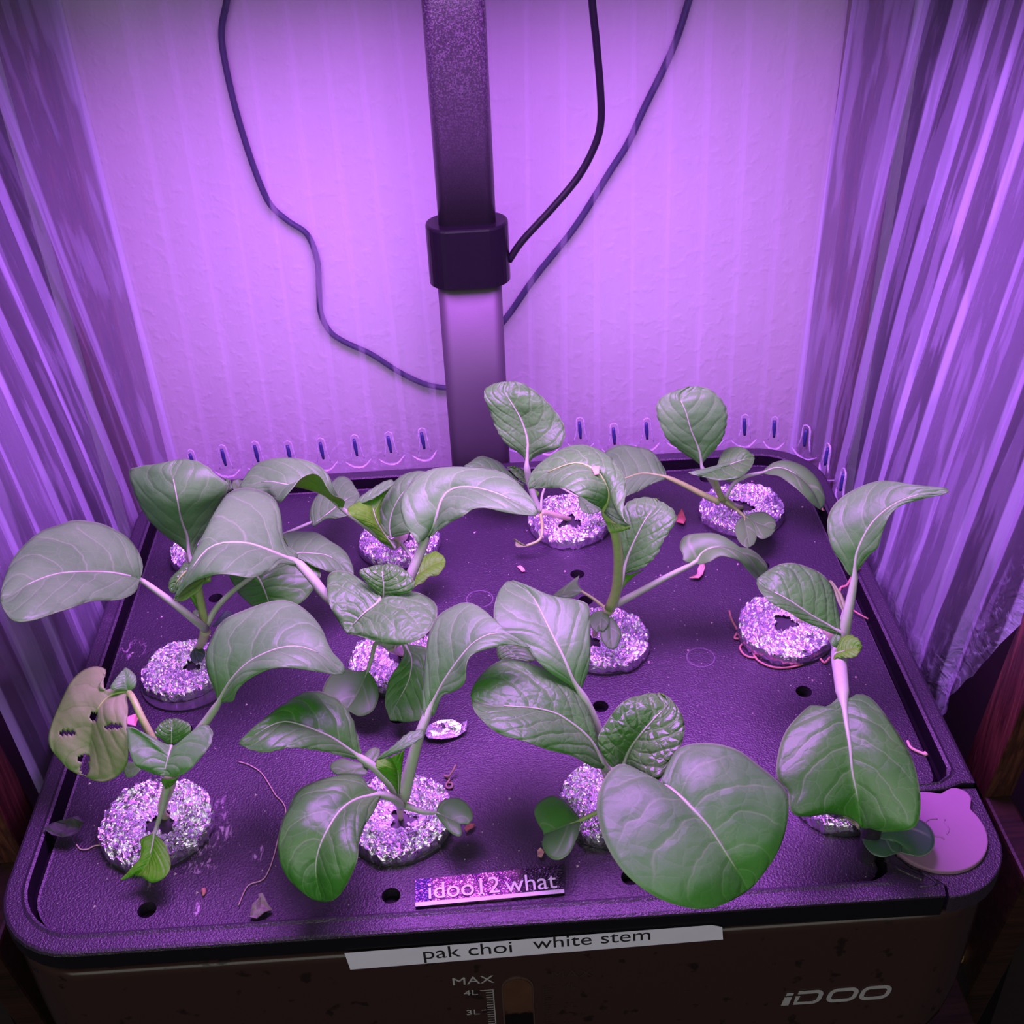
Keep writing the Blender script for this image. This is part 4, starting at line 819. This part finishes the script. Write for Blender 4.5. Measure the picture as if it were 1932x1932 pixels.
# I: front row, right of middle
P = plant('big seedling with a huge round leaf hanging over the front', 2)
stem(P, [(1160, 1500, -.4), (1155, 1480, .5), (1150, 1460, 1.3), (1148, 1448, 1.7)], [.16, .2, .26, .3])
leaf(P, [(1094, 1302), (1070, 1290), (1040, 1270), (1012, 1246), (995, 1222), (971, 1206), (941, 1194), (933, 1178), (932, 1147), (941, 1114), (955, 1098)], [(1095, 1306), (1084, 1290), (1062, 1238), (1045, 1204), (1022, 1157), (1001, 1120), (965, 1096)], [(1097, 1302), (1109, 1268), (1114, 1231), (1114, 1188), (1112, 1147), (1096, 1134), (1048, 1124), (1022, 1116), (995, 1105), (968, 1095)],
     [4.6, 5.6, 6.2, 6.5, 6.4], [0, 0, .2], [0, 0, .2], 'm', [(1150, 1450, 1.7), (1138, 1405, 2.6), (1118, 1350, 3.7), (1095, 1306, 4.6)], (.22, .16), label='angular pale leaf behind the puckered one')
leaf(P, [(1137, 1440), (1126, 1403), (1119, 1366), (1102, 1322), (1075, 1285), (1035, 1261), (995, 1248), (954, 1245), (917, 1262), (895, 1287), (887, 1312)], [(1139, 1444), (1120, 1405), (1098, 1380), (1072, 1360), (1046, 1345), (1008, 1336), (970, 1333), (930, 1330), (890, 1322)], [(1139, 1450), (1119, 1447), (1079, 1427), (1028, 1411), (968, 1393), (927, 1373), (900, 1349), (889, 1328)],
     [2.8, 4.0, 4.9, 5.3, 5.3], [0, .1, .2], [0, .3, .2], 'p', [(1149, 1458, 1.6), (1145, 1452, 2.3), (1139, 1444, 2.8)], (.2, .15), label='long puckered leaf reaching left', puck=.05)
leaf(P, [(1172, 1445), (1153, 1447), (1136, 1423), (1129, 1392), (1143, 1363), (1163, 1336), (1190, 1316), (1223, 1307)], [(1174, 1446), (1190, 1410), (1215, 1378), (1240, 1350), (1258, 1330), (1255, 1312)], [(1177, 1446), (1203, 1455), (1230, 1472), (1247, 1467), (1264, 1437), (1286, 1403), (1292, 1371), (1284, 1342), (1262, 1317), (1240, 1308)],
     [2.8, 3.5, 4.1, 4.5, 4.6], [0, .2], [0, .1], 'y', [(1152, 1455, 1.7), (1162, 1452, 2.3), (1174, 1446, 2.8)], (.17, .14), label='round deeply crinkled dark green young leaf', puck=.05)
leaf(P, [(1258, 1484), (1240, 1477), (1210, 1457), (1174, 1442), (1147, 1459), (1130, 1492), (1126, 1528), (1136, 1575), (1156, 1618), (1183, 1652), (1223, 1683), (1264, 1704), (1308, 1714), (1345, 1712), (1385, 1697)],
     [(1262, 1490), (1285, 1505), (1304, 1524), (1338, 1561), (1375, 1618), (1400, 1655), (1412, 1680)],
     [(1258, 1484), (1245, 1476), (1252, 1462), (1260, 1440), (1277, 1413), (1304, 1402), (1348, 1403), (1392, 1416), (1432, 1443), (1466, 1470), (1486, 1497), (1484, 1551), (1469, 1605), (1449, 1639), (1425, 1668)],
     [5.4, 5.5, 5.2, 4.6, 3.6], [0, .3, .3, .1], [0, .4, .3, .1], 'm', [(1152, 1456, 1.8), (1180, 1468, 3.4), (1225, 1478, 4.8), (1262, 1490, 5.4)], (.22, .17), label='huge smooth round leaf at the front', N=44, K=14, bulge=.25, puck=.02)
leaf(P, [(1092, 1541), (1069, 1514), (1042, 1501), (1018, 1511), (1008, 1531), (1015, 1554), (1026, 1570)], [(1094, 1548), (1070, 1556), (1045, 1566), (1025, 1574)], [(1095, 1554), (1090, 1578), (1075, 1608), (1055, 1622), (1035, 1616), (1023, 1595), (1027, 1576)],
     [1.0, 1.1, .9, .7], 0, 0, 'c', [(1156, 1500, 1.2), (1140, 1525, 1.2), (1115, 1538, 1.1), (1094, 1548, 1.0)], (.12, .08), rib=.3, name='seed_leaf', label='two lobed green seed leaf left of the huge leaf', green=True)
leaf(P, [(937, 1216), (938, 1235), (945, 1248)], [(950, 1216), (970, 1235), (985, 1250)], [(965, 1214), (995, 1222), (1010, 1246)], [2.4, 2.2, 2.0], 0, 0, 'g', None, N=12, K=6, rib=0)

# G: front row, left of middle
P = plant('seedling in the front row with long leaves spread both ways', 1)
stem(P, [(756, 1545, -.4), (755, 1532, .3), (757, 1518, .9), (757, 1505, 1.5)], [.10, .12, .18, .26])
leaf(P, [(801, 1350), (798, 1303), (799, 1269), (805, 1222), (815, 1182), (830, 1157), (855, 1142), (877, 1136), (900, 1143), (928, 1165), (940, 1188), (968, 1202), (990, 1216)],
     [(812, 1340), (832, 1296), (858, 1255), (888, 1218), (915, 1200), (943, 1194), (970, 1203), (1000, 1222)],
     [(816, 1352), (833, 1314), (851, 1307), (866, 1298), (876, 1284), (878, 1262), (886, 1241), (908, 1227), (947, 1217), (975, 1218), (998, 1224)],
     [4.4, 5.6, 6.6, 7.0, 6.6], [0, -.2, .1], [0, .2, 0], 'm', [(760, 1506, 1.5), (774, 1450, 2.6), (792, 1385, 3.8), (812, 1335, 4.5)], (.27, .16), label='tall leaf curling over to the right', puck=.03)
leaf(P, [(680, 1428), (678, 1402), (669, 1362), (650, 1331), (622, 1312), (594, 1303), (566, 1308), (529, 1334), (486, 1365), (455, 1395)], [(676, 1427), (655, 1412), (628, 1393), (600, 1380), (575, 1370), (535, 1361), (500, 1375), (470, 1392), (452, 1402)], [(672, 1433), (650, 1428), (625, 1421), (582, 1412), (541, 1412), (495, 1418), (467, 1412), (451, 1404)],
     [3.2, 4.2, 4.9, 5.2, 5.0], [0, -.1, .1], [0, .2, 0], 'g', [(753, 1502, 1.5), (730, 1472, 2.2), (700, 1443, 2.9), (676, 1427, 3.2)], (.2, .14), ser=.03, label='glossy green leaf pointing left', puck=.05)
leaf(P, [(718, 1496), (700, 1488), (691, 1480), (686, 1466), (669, 1460), (635, 1462), (597, 1474), (563, 1491), (545, 1521), (531, 1549), (524, 1586), (529, 1626), (545, 1660), (573, 1688), (597, 1700)], [(716, 1499), (675, 1507), (644, 1527), (622, 1558), (604, 1595), (596, 1630), (598, 1665), (608, 1701)], [(718, 1505), (703, 1536), (687, 1561), (677, 1592), (675, 1623), (660, 1657), (644, 1685), (628, 1698), (612, 1702)],
     [2.6, 3.3, 3.4, 2.7, 1.6], [0, 0, .1], 0, 'g', [(757, 1520, 1.3), (740, 1506, 2.2), (716, 1499, 2.6)], (.18, .13), label='large smooth dark leaf in front', puck=.02, bulge=.25, N=40)
leaf(P, [(823, 1530), (828, 1518), (840, 1508), (865, 1505), (886, 1521), (893, 1542), (883, 1555)], [(824, 1534), (840, 1540), (856, 1547), (868, 1554)], [(823, 1538), (836, 1556), (849, 1570), (865, 1578), (872, 1572), (869, 1558)], [.9, 1.0, 1.0], 0, 0, 'c', [(757, 1518, 1.2), (775, 1524, 1.2), (800, 1532, 1.1), (824, 1534, .9)], (.16, .07), rib=.3, N=20, K=8, name='seed_leaf', label='small two lobed seed leaf at the right')
leaf(P, [(750, 1498), (737, 1477), (720, 1460), (709, 1446), (711, 1434)], [(752, 1498), (752, 1475), (750, 1450), (740, 1428)], [(754, 1498), (757, 1465), (760, 1440), (763, 1415)], [1.8, 2.6, 3.2, 3.6], [0, .2], 0, 'u', None, pr=(.08, .05), label='young leaf seen from its bright underside', rib=.7, und=L_MAT['g'])
leaf(P, [(711, 1433), (720, 1422), (737, 1411), (768, 1384), (796, 1375)], [(711, 1434), (740, 1416), (770, 1398), (799, 1382)], [(722, 1432), (753, 1418), (781, 1403), (799, 1388)], [3.5, 3.9, 4.1, 4.1], 0, 0, 'm', None, rib=0, N=20, K=5, ser=.03)
leaf(P, [(684, 1440), (665, 1436), (648, 1431), (630, 1436), (622, 1446), (628, 1458)], [(690, 1445), (670, 1450), (650, 1455), (632, 1460)], [(694, 1452), (690, 1462), (665, 1462), (640, 1462)], [.8, .8, .7], 0, 0, 'c', None, N=14, K=6, rib=0, name='seed_leaf')
leaf(P, [(686, 1445), (684, 1430), (695, 1415), (708, 1409)], [(690, 1448), (700, 1432), (712, 1412)], [(694, 1450), (706, 1440), (716, 1425), (716, 1412)], [.9, 1.0, 1.0], 0, 0, 'c', None, N=14, K=5, rib=0, name='seed_leaf')

# M: front left pod
P = plant('seedling at the front left with a torn pale leaf folded over', 0)
stem(P, [(318, 1543, -.5), (306, 1535, .0), (310, 1510, .7), (318, 1488, 1.3), (322, 1462, 2.1)], [.13, .16, .2, .24, .24])
leaf(P, [(412, 1322), (406, 1303), (396, 1282), (388, 1260), (387, 1229), (399, 1203), (420, 1173), (455, 1154), (498, 1136), (529, 1131), (557, 1138), (585, 1160), (610, 1191), (625, 1226), (644, 1247), (652, 1262)],
     [(410, 1330), (428, 1296), (447, 1270), (473, 1247), (504, 1231), (535, 1221), (566, 1220), (597, 1230), (625, 1248), (650, 1269)],
     [(414, 1330), (422, 1325), (439, 1323), (448, 1303), (473, 1278), (504, 1263), (535, 1260), (573, 1261), (604, 1267), (628, 1273), (648, 1272)],
     [4.8, 6.0, 6.8, 7.1, 6.8, 6.0], [0, -.2, .0], [0, .3, .1], 'm', [(325, 1455, 2.0), (350, 1412, 3.1), (388, 1362, 4.1), (410, 1330, 4.8)], (.22, .15), label='large smooth leaf arching right', puck=.02)
leaf(P, [(323, 1408), (303, 1398), (284, 1388), (256, 1376), (239, 1372), (241, 1400), (245, 1420), (258, 1446), (290, 1461)], [(323, 1408), (318, 1425), (314, 1440), (308, 1464)], [(323, 1408), (341, 1403), (362, 1384), (382, 1366), (400, 1376), (398, 1403), (376, 1432), (351, 1458), (325, 1466)],
     [3.6, 3.6, 3.4, 3.2], [0, .6, .5, .1], [0, .6, .5, .1], 'm', None, pr=(.09, .07), ser=.02, label='folded pale leaf cupped at the front')
leaf(P, [(322, 1408), (306, 1396), (292, 1386), (297, 1370), (310, 1359)], [(323, 1408), (324, 1390), (324, 1375), (325, 1356)], [(325, 1407), (342, 1397), (360, 1380), (356, 1364), (340, 1357)], [3.4, 3.8, 4.1, 4.2], [0, .2], [0, .2], 'y', None, pr=(.06, .05), N=22, K=8, label='small crinkled young leaf')
leaf(P, [(236, 1303), (225, 1298), (212, 1300), (195, 1303), (185, 1297), (198, 1272), (199, 1262), (180, 1257), (155, 1267), (130, 1292), (110, 1328), (96, 1372), (94, 1406), (108, 1430), (127, 1450)],
     [(242, 1306), (215, 1309), (193, 1325), (177, 1353), (172, 1385), (168, 1420), (160, 1445), (145, 1460)],
     [(244, 1310), (238, 1318), (242, 1342), (239, 1376), (243, 1426), (228, 1457), (200, 1474), (178, 1473), (170, 1468)],
     [4.0, 4.0, 3.4, 2.6, 2.0], [0, .5, .2], [0, .1, .1], 'w', [(318, 1460, 1.9), (296, 1410, 2.9), (268, 1355, 3.8), (252, 1320, 4.2), (242, 1306, 4.0)], (.17, .12), label='torn yellowish leaf turned underside up', cuts=((158, 1432, 12, 8), (160, 1450, 9, 14), (178, 1352, 7, 10), (130, 1383, 16, 5), (218, 1372, 17, 5)), green=True, rib=.45, N=48, K=18, flip=False)
leaf(P, [(240, 1303), (222, 1302), (208, 1298), (215, 1284)], [(243, 1303), (236, 1290), (236, 1275), (232, 1263)], [(246, 1303), (256, 1295), (257, 1278), (250, 1268), (238, 1259)], [4.1, 4.4, 4.5], 0, 0, 'm', None, N=14, K=6, rib=0)
leaf(P, [(287, 1574), (272, 1578), (264, 1585), (267, 1600), (264, 1616), (252, 1633), (232, 1655), (226, 1661)], [(291, 1574), (286, 1600), (280, 1622), (270, 1640), (255, 1650)], [(294, 1575), (306, 1585), (317, 1605), (321, 1637), (309, 1657), (285, 1665), (268, 1653), (255, 1652)],
     [1.0, .8, .5, .2], 0, 0, 'u', [(316, 1488, 1.5), (308, 1520, 1.3), (298, 1552, 1.1), (291, 1574, 1.0)], (.13, .08), rib=.5, name='seed_leaf', label='yellow green seed leaf hanging in front of the foil', und=L_MAT['c'])
leaf(P, [(262, 1440), (240, 1437), (230, 1446)], [(262, 1446), (248, 1452), (234, 1458)], [(266, 1452), (252, 1464), (238, 1467)], [1.2, 1.1, 1.0], 0, 0, 'c', None, N=12, K=5, rib=0, name='seed_leaf')
leaf(P, [(312, 1488), (304, 1475), (305, 1468)], [(316, 1486), (318, 1474)], [(320, 1484), (332, 1475), (340, 1462)], [1.6, 2.4], 0, 0, 'u', None, N=10, K=4, rib=0)

# ------------------------------------------------------------------ bits lying on the lid
M_DRY = plain('dried_leaf', (.035, .045, .035), .8, var=.6, sc=300, bump=.6)
M_DRYT = plain('dried_tan', (.60, .36, .26), .7, var=.3, sc=500, bump=.4)
M_ROOT = plain('pink_root', (.48, .22, .18), .6, var=.35, sc=300)
M_THREAD = plain('pale_thread', (.60, .42, .36), .6)
def scrap(name, pxs, z, mat, label, cat, amp=.15, seed=0, group=None, th=.00035, up=.15):
    P_ = [atz(x, y, z) for x, y in pxs]; c = sum(P_, Vector((0, 0, 0)))/len(P_); vs = []; n = len(P_)
    for ring in (0, .35, .7, 1):
        for k, p in enumerate(P_):
            q = c.lerp(p, ring); nz = noise.noise(q*3+Vector((seed, 0, 0)))
            vs.append(W(q.x, q.y, q.z+.06+max(-.03, amp*nz)+up*ring*ring*(.5+.5*math.sin(k*2.3+seed))))
    fs = []
    for r in range(3):
        for k in range(n): fs.append((r*n+k, r*n+(k+1) % n, (r+1)*n+(k+1) % n, (r+1)*n+k))
    o = mk(name, vs, fs, mat, None, smooth=False); m = o.modifiers.new('s', 'SOLIDIFY'); m.thickness = th
    return tag(o, label, cat, group)
scrap('dried_leaf', [(85, 1572), (100, 1555), (125, 1553), (150, 1550), (161, 1562), (148, 1572), (135, 1584), (118, 1582), (100, 1580)], -.05, M_DRY, 'curled dark dried leaf across the left groove', 'dried leaf', .6, 1)
scrap('dried_leaf', [(472, 1733), (480, 1715), (492, 1700), (488, 1690), (497, 1692), (506, 1712), (515, 1720), (500, 1728), (485, 1735)], -.45, plain('dried_grey', (.28, .26, .22), .8, var=.6, sc=500, bump=.5), 'grey dried leaf scrap near the front edge', 'dried leaf', .3, 4)
scrap('foil_scrap', [(798, 1385), (812, 1367), (832, 1363), (855, 1362), (868, 1366), (883, 1368), (880, 1383), (862, 1392), (835, 1400), (808, 1398)], -.42, M_FOIL, 'torn scrap of foil in front of the second row', 'foil scrap', .22, 2, th=.0002)
scrap('dried_leaf', [(1300, 1093), (1318, 1096), (1326, 1088), (1330, 1072), (1324, 1066), (1316, 1075), (1316, 1086)], -.45, M_DRYT, 'tan dried scrap below the smooth bending leaf', 'dried leaf', .25, 5)
scrap('dried_leaf', [(1276, 988), (1290, 994), (1294, 982), (1286, 970), (1278, 976)], -.45, plain('dried_brown', (.42, .14, .11), .7, var=.4), 'red brown dried scrap by the back right pod', 'dried leaf', .3, 6)
scrap('dried_leaf', [(1538, 960), (1552, 969), (1562, 966), (1556, 960), (1545, 957)], -.3, M_DRYT, 'tan dried scrap at the tip of the narrow leaf', 'dried leaf', .2, 7)
scrap('petal_scrap', [(238, 1365), (244, 1352), (258, 1350), (262, 1360), (256, 1370), (244, 1374)], .6, plain('pink_petal', (.85, .42, .38), .6, var=.25), 'pink scrap behind the cupped front left leaf', 'scrap', .2, 8)
scrap('petal_scrap', [(1116, 886), (1122, 882), (1131, 885), (1130, 896), (1122, 897)], 8.62, plain('pink_petal', (.85, .42, .38), .6, var=.25), 'tiny pink fleck stuck on the big arching leaf', 'scrap', .1, 9, up=.05)
scrap('petal_scrap', [(976, 1070), (982, 1068), (988, 1074), (991, 1080), (985, 1081)], -.47, plain('pink_petal', (.85, .42, .38), .6, var=.25), 'pale pink crumb on the lid below the withered seed leaf', 'scrap', .1, 3, up=.05)
scrap('dried_leaf', [(1014, 1606), (1020, 1603), (1027, 1612), (1022, 1622), (1015, 1620)], -.45, M_DRYT, 'brown flake beside the seed leaf above the shiny label', 'dried leaf', .15, 12, up=.1)
scrap('dried_leaf', [(876, 1568), (886, 1558), (896, 1556), (893, 1564), (880, 1572)], -.45, plain('dried_brown', (.42, .14, .11), .7, var=.4), 'red brown flake by the small two lobed seed leaf', 'dried leaf', .15, 13, up=.1)
def fibre(name, pts, r, mat, label, cat, z=-.44):
    return tag(tube(name, [tuple(atz(p[0], p[1], p[2] if len(p) > 2 else z)) for p in pts], r, mat, None, 6, len(pts)*5), label, cat)
fibre('root_fibre', [(450, 1437), (470, 1443), (492, 1457), (508, 1480), (520, 1500), (532, 1512), (539, 1528), (535, 1548), (525, 1580), (518, 1610), (508, 1640), (495, 1660), (472, 1668), (462, 1680), (450, 1708)], .022, M_THREAD, 'long thin pale root fibre lying on the lid at the left', 'fibre')
fibre('root_fibre', [(144, 1593), (152, 1602), (165, 1602), (178, 1596), (192, 1594)], .025, M_THREAD, 'short pale fibre left of the front left foil pod', 'fibre')
rt = empty('root_tangle', atz(1440, 1230, -.45)*.01-Vector((.18, 0, 0)), 'pink root tangle curling round the foot of a foil pod', 'roots')
for pts in ([(1376, 1152, .1), (1380, 1168, .0), (1392, 1190), (1402, 1205), (1418, 1228), (1430, 1246), (1455, 1258), (1480, 1260), (1505, 1256), (1516, 1250), (1508, 1240), (1490, 1237), (1465, 1240), (1435, 1242)],
            [(1392, 1192), (1386, 1204), (1400, 1205)], [(1402, 1213), (1396, 1222), (1403, 1234), (1415, 1240), (1428, 1241)]):
    tube('root', [tuple(atz(p[0], p[1], p[2] if len(p) > 2 else -.42)) for p in pts], .05, M_ROOT, rt, 6, len(pts)*5)
fibre('root_strand', [(1583, 1120, -.2), (1587, 1108, .0), (1598, 1104, .1), (1612, 1080, .2), (1622, 1072, .1)], .06, M_ROOT, 'pink root strand behind the right leaning stalk', 'roots')
fibre('root_strand', [(1605, 1148, -.3), (1620, 1158, -.3), (1638, 1168, -.4)], .04, M_ROOT, 'dark pink root strand pointing at the right groove', 'roots')
fibre('root_strand', [(1548, 1243, -.4), (1556, 1250, -.4), (1566, 1240, -.3)], .05, M_ROOT, 'short root strand right of the pod with the tangle', 'roots')
fibre('dried_stalk', [(1712, 1398), (1718, 1410), (1730, 1417), (1748, 1424), (1744, 1419)], .06, plain('dried_pale', (.8, .5, .42), .6), 'short dried pinkish stalk near the right groove', 'dried stalk')
fibre('curled_tendril', [(860, 1443, -.1), (854, 1455, -.2), (846, 1465, -.35), (838, 1463, -.4), (848, 1470), (842, 1480), (845, 1487), (853, 1485), (852, 1477), (846, 1478)], .045, plain('tendril_brown', (.30, .22, .14), .7), 'curled brown tendril right of the front foil pod', 'dried stalk')
fibre('seed_case', [(384, 1678), (385, 1684), (383, 1690)], [.10, .09, .03], plain('seed_brown', (.45, .2, .15), .6), 'tiny brown seed case near the front left hole', 'seed')
# scattered crumbs and lint nobody could count
vs, fs = [], []
rr = random.Random(5)
for k in range(750):
    x, y = rr.uniform(1.6, 34.3), rr.uniform(1.3, 28); r = rr.uniform(.012, .04) if rr.random() < .93 else .07
    if math.hypot(x-33.7, y-2.8) < 2.8 or any(math.hypot(x-a, y-b) < .45 for a, b in HOLES) or any(math.hypot(x-a, y-b) < 2.1 for a, b in PODS): continue
    n0 = len(vs); vs += [W(x+r, y, -.49), W(x-r*.6, y+r*.8, -.49), W(x-r*.5, y-r, -.49), W(x, y, -.49+r)]; fs += [(n0, n0+1, n0+3), (n0+1, n0+2, n0+3), (n0+2, n0, n0+3)]
tag(mk('lid_crumbs', vs, fs, plain('crumbs', (.62, .5, .5), .7), None, smooth=False), 'pale crumbs and specks scattered over the black lid', 'crumbs', kind='stuff')
import sys
for c_ in CHECK:
    if c_[2] < -1.6 or c_[3] > 38.2 or c_[6] < -.5 or c_[7] > 16: print('LEAFCHK', c_)
